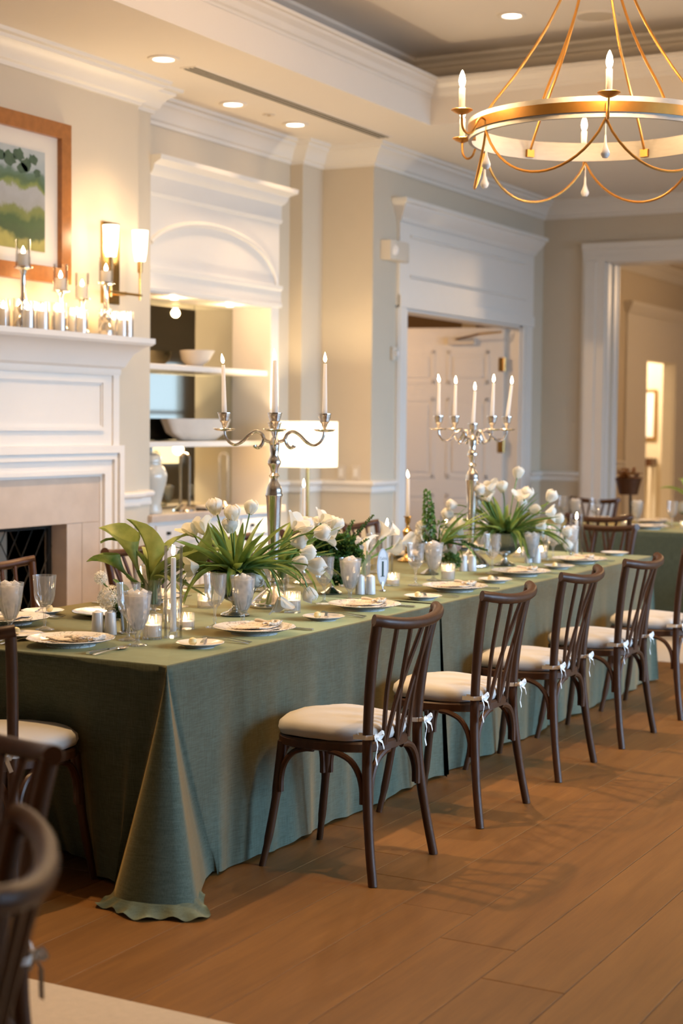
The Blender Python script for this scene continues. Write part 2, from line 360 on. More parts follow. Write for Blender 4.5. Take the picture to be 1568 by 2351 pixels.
def shade_mat():
    m = bpy.data.materials.new('lit_linen_shade'); m.use_nodes = True; t = m.node_tree; N, L = t.nodes, t.links; N.clear()
    o = N.new('ShaderNodeOutputMaterial'); df = N.new('ShaderNodeBsdfDiffuse'); tl = N.new('ShaderNodeBsdfTranslucent'); em = N.new('ShaderNodeEmission')
    df.inputs[0].default_value = (0.8,0.76,0.68,1); tl.inputs[0].default_value = (0.9,0.85,0.75,1); em.inputs[0].default_value = (1,0.84,0.60,1); em.inputs[1].default_value = 0.95
    a = N.new('ShaderNodeMixShader'); a.inputs[0].default_value = 0.5; L.new(df.outputs[0], a.inputs[1]); L.new(tl.outputs[0], a.inputs[2])
    b = N.new('ShaderNodeAddShader'); L.new(a.outputs[0], b.inputs[0]); L.new(em.outputs[0], b.inputs[1]); L.new(b.outputs[0], o.inputs[0])
    m.cycles.emission_sampling = 'NONE'; return m
M['shade'] = shade_mat()
def landscape():
    # a generic painted meadow: pale sky, a band of trees, a pond and rough grass
    m, t, b = nodes('landscape_painting'); N, L = t.nodes, t.links; b.inputs['Roughness'].default_value = 0.6
    tc = N.new('ShaderNodeTexCoord'); sp = N.new('ShaderNodeSeparateXYZ'); L.new(tc.outputs['Object'], sp.inputs[0])
    nz = N.new('ShaderNodeTexNoise'); nz.inputs['Scale'].default_value = 7; nz.inputs['Detail'].default_value = 5; L.new(tc.outputs['Object'], nz.inputs['Vector'])
    ad = N.new('ShaderNodeMath'); ad.operation = 'MULTIPLY_ADD'; ad.inputs[1].default_value = 0.22; L.new(nz.outputs['Fac'], ad.inputs[0]); L.new(sp.outputs['Z'], ad.inputs[2])
    mr = N.new('ShaderNodeMapRange'); mr.inputs[1].default_value = -0.19; mr.inputs[2].default_value = 0.40; L.new(ad.outputs[0], mr.inputs[0])
    ra = N.new('ShaderNodeValToRGB'); r = ra.color_ramp; r.interpolation = 'EASE'
    stops = [(0.0,(0.24,0.22,0.05)),(0.10,(0.30,0.27,0.06)),(0.17,(0.04,0.07,0.015)),(0.30,(0.05,0.09,0.02)),(0.40,(0.16,0.18,0.04)),(0.46,(0.30,0.30,0.28)),(0.58,(0.34,0.34,0.33)),
             (0.62,(0.18,0.22,0.05)),(0.68,(0.07,0.12,0.05)),(0.76,(0.09,0.15,0.10)),(0.83,(0.30,0.35,0.36)),(1.0,(0.38,0.42,0.42))]
    while len(r.elements) < len(stops): r.elements.new(0.5)
    for el, (p, c) in zip(r.elements, stops): el.position = p; el.color = (*c, 1)
    L.new(mr.outputs[0], ra.inputs[0]); L.new(ra.outputs[0], b.inputs['Base Color']); return m
M['painting'] = landscape()
# ------------------------------------------------------------------ the room
ZC = 3.70
# floor: pale carpet around an inlaid oak dance floor, plank by plank
fl = struct(MB().box((-9, -7.2, -0.20), (4.2, 26, -0.014)).build('floor', M['carpet'], smooth=False))
fx0, fx1, fy0, fy1 = -4.468, 1.248, 3.40, 10.15
for a, b in (((-9,-7.2,-0.014),(4.2,fy0,0.002)), ((-9,fy1,-0.014),(4.2,26,0.002)), ((-9,fy0,-0.014),(fx0,fy1,0.002)), ((fx1,fy0,-0.014),(4.2,fy1,0.002))):
    MB().box(a, b).build('carpet', M['carpet'], fl, smooth=False)
PW = 0.2485; pm = {}
row = 0; x = fx0
while x < fx1 - 0.05:
    y = fy0; k = 0
    cuts = [fy0]
    y = fy0 + 0.45 + ((row*0.83) % 1.0)*1.5
    while y < fy1 - 0.4: cuts.append(round(y, 2)); y += 2.1
    cuts.append(fy1)
    for a, b in zip(cuts, cuts[1:]):
        ln = round(b-a, 2)
        if ln not in pm: pm[ln] = MB().cbox((0.0006, 0.0006, -0.014), (PW-0.0006, ln-0.0006, 0.0), 0.0022).mesh('plank', M['floor'], False)
        link('plank', pm[ln], fl, (x, a, 0))
    x += PW; row += 1

WP = [(-6.29,-7.0),(-6.29,5.087),(-6.0,5.087),(-6.0,8.313),(-6.08,8.313),(-6.08,8.56),(-6.29,8.56),(-6.29,10.71),(-6.18,10.71),(-6.18,11.03),(-5.73,11.03),(-5.73,14.63),(3.4,14.63),(3.4,-7.0)]
W = MB(); W.box((-6.6,-7.2,0),(-6.29,8.60,ZC)); W.box((-6.75,10.20,0),(-6.29,10.71,ZC)); W.box((-6.75,8.60,2.46),(-6.29,10.20,ZC)); W.box((-6.75,8.60,0),(-6.62,10.20,2.46))
struct(W.build('wall_left', M['wall'], smooth=False))
W = MB(); W.box((-6.29,5.087,0.945),(-6.0,8.313,ZC)); W.box((-6.29,5.087,0),(-6.0,6.01,0.945)); W.box((-6.29,7.39,0),(-6.0,8.313,0.945)); W.box((-6.29,8.313,0),(-6.08,8.56,ZC))
struct(W.build('wall_chimney', M['wall'], smooth=False))
W = MB(); W.box((-6.75,10.71,0),(-6.18,11.03,ZC)); W.box((-6.75,11.03,0),(-5.73,11.30,ZC))
struct(W.build('wall_return', M['wall'], smooth=False))
DY0, DY1, DZ = 11.60, 14.07, 2.478
W = MB(); W.box((-5.93,11.30,0),(-5.73,DY0,ZC)); W.box((-5.93,DY1,0),(-5.73,14.63,ZC)); W.box((-5.93,DY0,DZ),(-5.73,DY1,ZC))
struct(W.build('wall_door', M['wall'], smooth=False))
OX0, OX1, OZ = -5.09, -1.6, 3.11
W = MB(); W.box((-5.93,14.63,0),(OX0,14.99,ZC)); W.box((OX1,14.63,0),(3.6,14.99,ZC)); W.box((OX0,14.63,OZ),(OX1,14.99,ZC))
struct(W.build('wall_far', M['wall'], smooth=False))
W = MB(); W.box((3.4,-7.0,0),(3.6,14.63,0.45)); W.box((3.4,-7.0,3.05),(3.6,14.63,ZC))
ys = [-7.0, 4.7, 6.5, 7.9, 9.7, 11.1, 12.9, 14.63]
for a, b in zip(ys[::2], ys[1::2]): W.box((3.4,a,0.45),(3.6,b,3.05))
struct(W.build('wall_right', M['wall'], smooth=False))
for i, y in enumerate((5.6, 8.8, 12.0)):
    wn = MB()
    for (a, b) in (((3.41,y-0.9,0.45),(3.5,y-0.82,3.05)),((3.41,y+0.82,0.45),(3.5,y+0.9,3.05)),((3.41,y-0.9,2.97),(3.5,y+0.9,3.05)),((3.41,y-0.9,0.45),(3.5,y+0.9,0.53)),((3.41,y-0.82,1.70),(3.47,y+0.82,1.75)),((3.41,y-0.02,0.5),(3.47,y+0.02,3.0))): wn.box(a, b)
    o = struct(wn.build('window_%d' % (i+1), M['trim'], smooth=False))
    MB().box((3.44,y-0.82,0.53),(3.445,y+0.82,2.97)).build('pane', M['glass'], o, smooth=False)
struct(MB().box((-6.6,-7.2,0),(3.6,-7.0,ZC)).build('wall_back', M['wall'], smooth=False))
# ceiling: lower soffit round a raised tray
TX0, TX1, TY0, TY1, UZ = -5.0, 2.1, -0.2, 10.50, 4.25
W = MB()
W.box((-6.75,-7.2,ZC),(TX0,15.0,ZC+0.19)); W.box((TX1,-7.2,ZC),(3.6,15.0,ZC+0.19)); W.box((TX0,-7.2,ZC),(TX1,TY0,ZC+0.19)); W.box((TX0,TY1,ZC),(TX1,15.0,ZC+0.19))
W.box((TX0-0.5,TY0-0.5,UZ),(TX1+0.5,TY1+0.5,UZ+0.1))
W.box((TX0-0.5,TY0-0.5,ZC+0.19),(TX0-0.32,TY1+0.5,UZ)); W.box((TX1+0.32,TY0-0.5,ZC+0.19),(TX1+0.5,TY1+0.5,UZ)); W.box((TX0-0.5,TY0-0.5,ZC+0.19),(TX1+0.5,TY0-0.32,UZ)); W.box((TX0-0.5,TY1+0.32,ZC+0.19),(TX1+0.5,TY1+0.5,UZ))
struct(W.build('ceiling', M['ceil'], smooth=False))
crown = [(0,-0.165),(0.016,-0.165),(0.020,-0.142),(0.040,-0.132),(0.052,-0.105),(0.085,-0.062),(0.115,-0.045),(0.120,-0.026),(0.150,-0.020),(0.155,0.0),(0,0)]
struct(MB().sweep(WP, crown, -1, True, ZC).build('trim_1', M['trim'], ang=25))
tr = [(TX0,TY0),(TX1,TY0),(TX1,TY1),(TX0,TY1)]
struct(MB().sweep(tr, [(0,0.19),(0.006,0.19),(0.012,0.205),(0.03,0.215),(0.045,0.25),(0.075,0.275),(0.08,0.29),(0.10,0.295),(0.10,0.315),(-0.06,0.315),(-0.06,0.19)], 1, True, ZC).build('trim_2', M['trim'], ang=25))
q = 0.32
struct(MB().sweep([(TX0-q,TY0-q),(TX1+q,TY0-q),(TX1+q,TY1+q),(TX0-q,TY1+q)], [(0,-0.07),(0.02,-0.065),(0.03,-0.04),(0.07,-0.02),(0.075,0),(0,0)], 1, True, UZ).build('trim_3', M['trim'], ang=25))
rail = [(0,1.005),(0.014,1.005),(0.018,1.02),(0.012,1.035),(0.012,1.05),(0.030,1.058),(0.042,1.070),(0.042,1.085),(0.030,1.095),(0,1.10)]
for i, p in enumerate(([(-6.0,7.90),(-6.0,8.313),(-6.08,8.313),(-6.08,8.56)], [(-6.29,10.30),(-6.29,10.71),(-6.18,10.71),(-6.18,11.03),(-5.73,11.03),(-5.73,11.435)], [(-5.73,14.32),(-5.73,14.63),(-5.32,14.63)], [(-1.37,14.63),(3.4,14.63)])):
    struct(MB().sweep(p, rail, -1).build('trim_%d' % (4+i), M['trim'], ang=25))
base = [(0,0),(0.018,0),(0.018,0.12),(0.010,0.15),(0,0.155)]
struct(MB().sweep([(-6.29,10.30),(-6.29,10.71),(-6.18,10.71),(-6.18,11.03),(-5.73,11.03),(-5.73,11.435)], base, -1).build('baseboard_return', M['trim']))
struct(MB().sweep([(-5.73,14.32),(-5.73,14.63),(-5.32,14.63)], base, -1).build('baseboard_far', M['trim']))
# cased door with a panelled head and cornice
d = MB()
for (y0, y1) in ((11.435,DY0),(DY1,14.31)):
    d.box((-5.74,y0,0),(-5.705,y1,DZ+0.01)); d.box((-5.72,y0+0.02,0),(-5.695,y1-0.06,DZ+0.01)) if y0 < 12 else d.box((-5.72,y0+0.06,0),(-5.695,y1-0.02,DZ+0.01))
d.box((-5.74,11.435,DZ),(-5.70,14.31,3.20)); d.box((-5.71,11.435,DZ+0.0),(-5.685,14.31,DZ+0.10))
d.sweep([(-5.70,11.62),(-5.70,14.12)], [(0,2.72),(0.012,2.725),(0.016,2.735),(0.012,2.745),(0,2.75)], -1)
d.sweep([(-5.70,11.62),(-5.70,14.12)], [(0,3.04),(0.012,3.045),(0.016,3.055),(0.012,3.065),(0,3.07)], -1)
d.sweep([(-5.735,11.435),(-5.695,11.435),(-5.695,14.31),(-5.735,14.31)], [(0,3.16),(0.01,3.16),(0.02,3.19),(0.05,3.23),(0.075,3.27),(0.08,3.29),(0.10,3.30),(0.10,3.33),(0,3.33)], -1)
for (a, b) in (((-5.93,DY0-0.01,0),(-5.73,DY0+0.02,DZ)),((-5.93,DY1-0.02,0),(-5.73,DY1+0.01,DZ)),((-5.93,DY0,DZ-0.02),(-5.73,DY1,DZ+0.01)),((-5.93,DY1-0.06,0),(-5.88,DY1-0.02,DZ))): d.box(a, b)
struct(d.build('trim_10', M['trim'], smooth=False))
def door_leaf(name, loc, rz, W_, H_):
    m = MB().box((0,-0.022,0.01),(W_,0.022,H_)); o = struct(m.build(name, M['trim'], loc=loc, rot=(0,0,rz), smooth=False))
    for (x0, x1) in ((0.14, W_/2-0.06), (W_/2+0.06, W_-0.14)):
        for (z0, z1) in ((0.22,0.88),(1.03,1.80),(1.93,2.25)):
            for sgn in (-1, 1):
                p = MB(); y = sgn*0.022
                for (e, t) in ((0.0,0.012),):
                    p.box((x0,y-t/2,z0),(x1,y+t/2,z0+0.035)); p.box((x0,y-t/2,z1-0.035),(x1,y+t/2,z1)); p.box((x0,y-t/2,z0),(x0+0.035,y+t/2,z1)); p.box((x1-0.035,y-t/2,z0),(x1,y+t/2,z1))
                p.cbox((x0+0.06,y-0.009,z0+0.06),(x1-0.06,y+0.009,z1-0.06),0.004)
                p.build('panel', M['trim'], o, smooth=False)
    return o
leaf = door_leaf('door_1', (-5.87, 14.02, 0), math.atan2(-0.268,-0.963), 1.20, 2.462)
for z in (0.35, 1.28, 2.05):
    MB().tube([(-0.006,0.026,z),(-0.006,0.026,z+0.13)], 0.016, 8).box((0.0,0.020,z),(0.05,0.026,z+0.13)).build('hinge', M['brass'], leaf, smooth=False)
cl = MB().box((0.28,0.022,2.30),(0.53,0.075,2.37)).build('door_closer', M['plastic'], leaf, smooth=False)
MB().tube([(0.45,0.085,2.35),(0.22,0.20,2.39),(0.02,0.07,2.42)], 0.010, 6).build('closer_arm', M['brass'], cl)
lf2 = door_leaf('door_2', (-5.87, 11.65, 0), math.atan2(0.10,-0.995), 1.20, 2.462)
# lobby behind the door; its gloom is put into the wall colour
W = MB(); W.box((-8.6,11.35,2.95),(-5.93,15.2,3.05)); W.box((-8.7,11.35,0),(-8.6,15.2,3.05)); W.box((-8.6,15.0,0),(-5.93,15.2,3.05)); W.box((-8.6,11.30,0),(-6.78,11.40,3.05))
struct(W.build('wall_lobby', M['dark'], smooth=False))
# wide cased opening to the next room with a pocket door edge in its jamb
d = MB()
for s_ in ((-5.32, OX0), (OX1, -1.37)):
    d.box((s_[0],14.60,0),(s_[1],14.64,OZ)); d.box((s_[0]+0.03,14.585,0),(s_[1]-0.09,14.61,OZ)) if s_[0] < -3 else d.box((s_[0]+0.09,14.585,0),(s_[1]-0.03,14.61,OZ))
d.box((-5.32,14.60,OZ),(-1.37,14.64,3.285)); d.box((-5.32,14.575,3.225),(-1.37,14.61,3.285)); d.box((-5.30,14.59,OZ+0.02),(-1.39,14.61,OZ+0.05))
d.box((OX0-0.01,14.63,0),(OX0+0.012,14.75,OZ)); d.box((OX0-0.01,14.85,0),(OX0+0.012,14.99,OZ)); d.box((OX0,14.63,OZ-0.012),(OX1,14.99,OZ+0.01)); d.box((OX0-0.01,14.64,0),(OX0+0.022,14.66,OZ)); d.box((OX0-0.01,14.95,0),(OX0+0.022,14.97,OZ))
struct(d.build('trim_11', M['trim'], smooth=False))
pk = struct(MB().box((OX0-0.6,14.765,0.01),(OX0-0.004,14.835,OZ-0.02)).build('door_3', M['trim'], smooth=False))
MB().box((OX0-0.006,14.788,1.02),(OX0+0.0005,14.812,1.10)).build('edge_pull', M['plastic'], pk, smooth=False)
# next room and bright hall beyond it
NX = -6.6; W = MB()
W.box((NX-0.15,14.99,0),(NX,20.6,ZC)); W.box((NX-0.15,21.9,0),(NX,26,ZC)); W.box((NX-0.15,20.6,2.42),(NX,21.9,ZC)); W.box((NX,25.8,0),(4.0,26,ZC)); W.box((4.0,14.99,0),(4.2,22.2,ZC)); W.box((4.0,24.9,0),(4.2,26,ZC)); W.box((4.0,22.2,0),(4.2,24.9,0.7)); W.box((4.0,22.2,2.7),(4.2,24.9,ZC))
struct(W.build('wall_next_room', M['wall'], smooth=False))
wn = MB()
for (a, b) in (((4.02,22.2,0.7),(4.1,22.28,2.7)),((4.02,24.82,0.7),(4.1,24.9,2.7)),((4.02,23.51,0.7),(4.1,23.59,2.7)),((4.02,22.2,1.68),(4.1,24.9,1.74)),((4.02,22.2,0.7),(4.1,24.9,0.78)),((4.02,22.2,2.62),(4.1,24.9,2.7))): wn.box(a, b)
struct(wn.build('window_4', M['trim'], smooth=False))
struct(MB().box((-9,15.0,ZC),(4.2,26,ZC+0.1)).build('ceiling_next_room', M['ceil'], smooth=False))
struct(MB().sweep([(NX,14.99),(NX,25.8),(4.0,25.8)], crown, -1, False, ZC).build('trim_12', M['trim'], ang=25))
d = MB(); d.box((NX-0.01,19.75,0),(NX+0.03,20.6,2.42)); d.box((NX-0.01,21.9,0),(NX+0.03,22.75,2.42)); d.box((NX-0.01,19.75,2.42),(NX+0.03,22.75,3.08))
d.sweep([(NX,19.75),(NX+0.03,19.75),(NX+0.03,22.75),(NX,22.75)], [(0,3.0),(0.02,3.0),(0.09,3.10),(0.10,3.14),(0,3.14)], -1)
d.box((NX-0.15,20.59,0),(NX,20.62,2.42)); d.box((NX-0.15,21.88,0),(NX,21.91,2.42))
struct(d.build('trim_13', M['trim'], smooth=False))
struct(MB().sweep([(NX,14.99),(NX,19.75)], rail, -1).build('trim_14', M['trim'], ang=25))
W = MB(); W.box((-9.0,24.0,0),(NX-0.15,24.15,ZC)); W.box((-9.1,19.5,0),(-9.0,24.1,ZC)); W.box((-9,19.4,0),(NX-0.15,19.5,ZC))
struct(W.build('wall_hall', M['wall'], smooth=False))
lamp('hall_lamp', 'POINT', (-8.0, 22.6, 3.0), 260, (1.0, 0.80, 0.55), shadow_soft_size=0.2)
lamp('next_room_lamp', 'POINT', (-3.2, 19.5, 3.2), 120, WARM, shadow_soft_size=0.2)
lamp('lobby_fill', 'POINT', (-7.3, 12.1, 2.7), 75, WARM, shadow_soft_size=0.1)  # unseen fill added to warm the open door leaf
# ------------------------------------------------------------------ fireplace, niche, wall pieces
YC = 6.70
fp = thing('fireplace', 'white panelled fireplace mantel with beige marble surround', 'fireplace', (-6.0, YC, 0))
def L(y0, y1, z0, z1, x0, x1, c=0.004): return ((x0, y0, z0), (x1, y1, z1))
m = MB(); m.box((0,-1.155,1.40),(0.18,1.155,1.90))
m.build('frieze', M['trim'], fp, smooth=False)
def ring(b, y0, y1, z0, z1, x, wd, t):
    for (a, c) in (((x,y0,z0),(x+t,y1,z0+wd)),((x,y0,z1-wd),(x+t,y1,z1)),((x,y0,z0+wd),(x+t,y0+wd,z1-wd)),((x,y1-wd,z0+wd),(x+t,y1,z1-wd))): b.box(a, c)
m = MB(); ring(m, -1.015, 1.015, 1.488, 1.796, 0.18, 0.022, 0.016); ring(m, -0.995, 0.995, 1.508, 1.776, 0.18, 0.012, 0.008); m.build('panel_moulding', M['trim'], fp, smooth=False)
for a_, b_ in ((1.10,1.16),(-1.16,-1.10)): MB().box((0,a_,1.40),(0.192,b_,1.90)).build('pilaster_edge', M['trim'], fp, smooth=False)
m = MB(); m.sweep([(0,-1.155),(0.18,-1.155),(0.18,1.155),(0,1.155)], [(0,1.82),(0.010,1.82),(0.016,1.835),(0.016,1.86),(0.035,1.875),(0.045,1.90),(0.07,1.95),(0.12,1.995),(0.15,2.005),(0.165,2.02),(0.165,2.05),(0,2.05)], -1)
m.box((0,-1.155,2.0),(0.18,1.155,2.05)); m.build('mantel_shelf', M['trim'], fp, ang=25)
m = MB(); U = [(-1.183,0),(-1.183,1.40),(1.183,1.40),(1.183,0)]
def arch_frame(b, outs):
    for (o0, o1, t) in outs:
        b.box((0,-1.183+o0,0),(t,-1.183+o1,1.40-o0)); b.box((0,1.183-o1,0),(t,1.183-o0,1.40-o0)); b.box((0,-1.183+o1,1.40-o1),(t,1.183-o1,1.40-o0))
arch_frame(m, ((0,0.045,0.215),(0.045,0.065,0.195),(0.065,0.085,0.205),(0.085,0.145,0.185),(0.145,0.170,0.195),(0.170,0.185,0.172)))
m.build('surround', M['trim'], fp, smooth=False)
for (a, b) in (((0,-0.998,0.945),(0.165,0.0,1.215)),((0,0.002,0.945),(0.165,0.998,1.215)),((0,0.832,0),(0.165,0.998,0.943)),((0,0.690,0),(0.163,0.830,0.943)),((0,-0.998,0),(0.165,-0.832,0.943)),((0,-0.83,0),(0.163,-0.69,0.943))):
    MB().cbox(a, b, 0.002).build('marble_slab', M['stone'], fp, smooth=False)
m = MB(); m.box((-0.45,-0.69,0),(-0.42,0.69,0.945)); m.box((-0.42,-0.72,0),(0.0,-0.69,0.945)); m.box((-0.42,0.69,0),(0,0.72,0.945)); m.box((-0.45,-0.72,0.945),(0.0,0.72,0.96))
m.build('firebox', M['soot'], fp, smooth=False)
bm_ = MB().cbox((-0.115,0,0),(0.115,0.02,0.075),0.004).mesh('brick', M['soot'], False)
bm_ = MB().box((0,-0.11,0),(0.018,0.11,0.085)).mesh('brick', M['soot'], False)
for r_ in range(10):
    for c_ in range(6): link('brick', bm_, fp, (-0.42, -0.58+0.232*c_+(0.10 if r_ % 2 else 0)-0.03, 0.012+0.094*r_))
m = MB(); ring(m, -0.69, 0.69, 0.0, 0.945, 0.03, 0.03, 0.02)
for k in range(-5, 6): m.tube([(0.05,0.12*k-0.28,0.03),(0.05,0.12*k+0.28,0.92)], 0.004, 4); m.tube([(0.045,0.12*k+0.28,0.03),(0.045,0.12*k-0.28,0.92)], 0.004, 4)
m.build('fire_screen', M['iron'], fp, smooth=False)
# picture
pc = thing('framed_picture', 'landscape painting in a wide burl wood frame above the mantel', 'picture', (-5.998, YC, 2.352))
for nm, (a, b) in (('frame_bar', ((0,-0.88,0),(0.045,0.88,0.09))), ('frame_bar', ((0,-0.88,0.845),(0.045,0.88,0.935))), ('frame_bar', ((0,-0.88,0.09),(0.045,-0.79,0.845))), ('frame_bar', ((0,0.79,0.09),(0.045,0.88,0.845)))):
    MB().cbox(a, b, 0.0).build(nm, M['frame'], pc, smooth=False)
MB().box((0,-0.79,0.09),(0.012,0.79,0.845)).build('mat_board', M['mat_board'], pc, smooth=False)
MB().box((0,-0.67,-0.287),(0.016,0.67,0.287)).build('painting', M['painting'], pc, (0,0,0.458), smooth=False)
ptr = random.Random(3); tm = MB()
for (y, z, s_) in ((0.44,0.70,0.055),(0.50,0.655,0.05),(0.56,0.69,0.045),(0.36,0.67,0.06),(0.28,0.68,0.05),(0.47,0.63,0.05),(0.60,0.62,0.035),(0.15,0.68,0.06)):
    n = 14; tm.add([(0.0165,y,z)]+[(0.0165,y+s_*math.cos(2*PI*k/n)*ptr.uniform(.6,1.1),z+s_*0.8*math.sin(2*PI*k/n)*ptr.uniform(.6,1.1)) for k in range(n)], [(0,1+k,1+(k+1)%n) for k in range(n)])
tm.build('painted_trees', pbr('painted_tree_green', (0.05,0.09,0.05), 0.7, var=0.4, scale=40), pc, smooth=False)
# wall sconce
sc = thing('wall_sconce', 'brass wall sconce with two lit glass shades beside the painting', 'lamp', (-6.0, 8.01, 2.27))
MB().cbox((0,-0.085,0.0),(0.018,0.085,0.50),0.002).build('back_plate', M['brass'], sc, smooth=False)
MB().tube([(0.018,0,0.06),(0.13,0,0.06)], 0.012, 8).tube([(0.13,-0.17,0.06),(0.13,0.16,0.06)], 0.009, 8).build('arm', M['brass'], sc)
for y in (-0.155, 0.145):
    st = MB().tube([(0,0,0.03),(0,0,0.27)], 0.008, 8).lathe([(0.0,0.20),(0.016,0.20),(0.017,0.27),(0.0,0.27)], 12).build('stem', M['brass'], sc, (0.13,y,0))
    MB().lathe([(0.001,0.27),(0.032,0.272),(0.042,0.33),(0.05,0.46),(0.047,0.46),(0.038,0.33),(0.001,0.276)], 20).build('glass_shade', M['glow'], st)
    lamp('sconce_bulb', 'POINT', (-5.80, 8.01+y, 2.66), 5.5, (1,0.74,0.44), shadow_soft_size=0.05)
# niche cabinet
nc = thing('built_in_niche', 'white built-in niche with arched head, mirrored back and drawers', 'cabinet', (-6.10, 8.56, 0))
m = MB(); m.box((-0.18,0.0,2.43),(0,1.67,3.18)); m.build('head_panel', M['trim'], nc, smooth=False)
m = MB(); m.sweep([(0,0.0),(0,1.67),(-0.19,1.67)], [(0,3.02),(0.012,3.02),(0.018,3.04),(0.012,3.06),(0.012,3.15),(0.03,3.165),(0.045,3.19),(0.05,3.215),(0.08,3.235),(0.10,3.245),(0.105,3.275),(0,3.275)], -1); m.build('cornice', M['trim'], nc, ang=25)
pts = []
for k in range(41):
    a = PI*(1-k/40); y = 0.78+0.845*math.cos(a); z = 2.565+0.335*math.sin(a)
    if y > 0.004: pts.append((0.002, y, z))
MB().tube(pts, 0.020, 8, sq=1.0).build('arch_moulding', M['trim'], nc)
m = MB(); m.sweep([(0,0.0),(0,1.67),(-0.18,1.67)], [(0,2.40),(0.016,2.40),(0.02,2.42),(0.012,2.44),(0.012,2.52),(0.022,2.535),(0.022,2.56),(0,2.565)], -1); m.build('lintel', M['trim'], nc, ang=25)
MB().box((-0.50,1.56,0.93),(0,1.67,2.40)).build('side_panel', M['trim'], nc, smooth=False)
MB().box((-0.50,-0.06,0.93),(-0.02,0.02,2.40)).build('side_panel', M['trim'], nc, smooth=False)
MB().box((-0.50,0.02,2.39),(-0.005,1.56,2.425)).build('soffit', M['trim'], nc, smooth=False)
for y_ in (0.45, 1.15):  # pucks and their lamps added behind the lintel to brighten the niche
    pk_ = MB().lathe([(0.001,2.378),(0.03,2.378),(0.034,2.39),(0.001,2.39)], 20, M=Matrix.Translation((-0.10,y_,0))).build('added_puck_light', M['trim'], nc); MB().lathe([(0.001,2.376),(0.024,2.376),(0.024,2.379),(0.001,2.379)], 16, M=Matrix.Translation((-0.10,y_,0))).build('lens', M['lens'], pk_)
    lamp('niche_fill', 'POINT', (-6.20, 8.56+y_, 2.34), 5.5, WARM, shadow_soft_size=0.03)
for y_ in (0.55, 1.25): lamp('niche_shelf_fill', 'POINT', (-6.16, 8.56+y_, 1.34), 2.2, WARM, shadow_soft_size=0.04)  # added fill without a fixture, brightening the space under the shelf
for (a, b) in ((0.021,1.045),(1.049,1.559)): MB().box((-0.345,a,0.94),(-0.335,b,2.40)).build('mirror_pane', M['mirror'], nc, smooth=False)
for z in (1.893, 1.375): MB().cbox((-0.335,0.02,z),(-0.03,1.56,z+0.037),0.003).build('shelf', M['trim'], nc, smooth=False)
MB().cbox((-0.40,-0.02,0.885),(0.055,1.70,0.932),0.006).build('counter_top', M['stone'], nc, smooth=False)
m = MB(); m.box((-0.18,0,0.0),(0.02,1.67,0.885)); m.build('base_cabinet', M['trim'], nc, smooth=False)
for k in range(3):
    y0 = 0.06+k*0.53
    d_ = MB().cbox((0.02,y0,0.74),(0.034,y0+0.50,0.86),0.003).build('drawer', M['trim'], nc, smooth=False)
    for yy in (0.13, 0.37): MB().box((0.034,y0+yy-0.014,0.793),(0.052,y0+yy+0.014,0.813)).build('knob', M['black'], d_, smooth=False)
    d_ = MB().cbox((0.02,y0,0.08),(0.034,y0+0.50,0.70),0.003).build('cabinet_door', M['trim'], nc, smooth=False)
    MB().box((0.034,y0+0.44,0.50),(0.052,y0+0.465,0.525)).build('knob', M['black'], d_, smooth=False)
# things in the niche
def bowl_heart(a, z): return 1+0.22*math.cos(2*a)
o = MB().lathe([(0.02,0.0),(0.05,0.004),(0.10,0.05),(0.125,0.115),(0.118,0.115),(0.09,0.055),(0.03,0.02),(0.001,0.018)], 28, fn=lambda a, z: 1+0.25*math.cos(a-0.4)*max(0,z)*6).build('shell_bowl', M['plaster'], loc=(-6.27,9.36,1.931))
tag(o, 'pale ceramic bowl with an uneven rim on the upper niche shelf', 'bowl')
o = MB().lathe([(0.02,0.0),(0.22,0.006),(0.34,0.06),(0.40,0.155),(0.38,0.155),(0.30,0.06),(0.02,0.03)], 36, fn=lambda a, z: 1+0.03*math.sin(9*a)+0.02*math.sin(17*a+1)).build('stone_bowl', M['plaster'], loc=(-6.275,9.40,1.413))
o.scale = (0.32,1,1); tag(o, 'long rough stone bowl on the lower niche shelf', 'bowl')
j = thing('ginger_jar', 'grey green lidded ginger jar on the niche counter', 'jar', (-6.20,8.74,0.933))
MB().lathe([(0.001,0),(0.075,0.0),(0.078,0.02),(0.068,0.06),(0.085,0.13),(0.108,0.22),(0.112,0.26),(0.095,0.305),(0.070,0.325),(0.070,0.34),(0.001,0.34)], 32).build('body', M['jar'], j)
l_ = MB().lathe([(0.001,0.342),(0.076,0.342),(0.078,0.365),(0.068,0.385),(0.03,0.402),(0.001,0.404)], 28).build('lid', M['jar'], j)
MB().lathe([(0.001,0.402),(0.012,0.405),(0.018,0.425),(0.010,0.45),(0.001,0.46)], 14).build('finial', M['jar'], l_)
for i, (y, nm) in enumerate(((9.10,'silver hoop sculpture standing beside the ginger jar'),(9.55,'clear hoop sculpture on a silver base beyond the folded towel'))):
    t_ = thing('hoop_sculpture', nm, 'ornament', (-6.17+0.03*i,y,0.933), 0.2)
    MB().lathe([(0.001,0),(0.085,0),(0.082,0.012),(0.03,0.035),(0.014,0.05),(0.001,0.052)], 24).build('base', M['silver'], t_)
    MB().tube([(-0.032,0,0.04),(-0.032,0,0.36)] + [(-0.032*math.cos(PI*k/10),0,0.36+0.034*math.sin(PI*k/10)) for k in range(11)] + [(0.032,0,0.04)], 0.011, 8).build('hoop', M['silver'] if i == 0 else M['crystal'], t_)
t_ = thing('serving_tray', 'low dark tray with a folded white towel on the niche counter', 'tray', (-6.115,9.325,0.933))
MB().box((-0.055,-0.115,0),(0.055,0.115,0.012)).build('tray_base', M['black'], t_, smooth=False)
MB().cbox((-0.045,-0.10,0.012),(0.045,0.10,0.035),0.008).build('towel', M['ribbon'], t_, smooth=False)
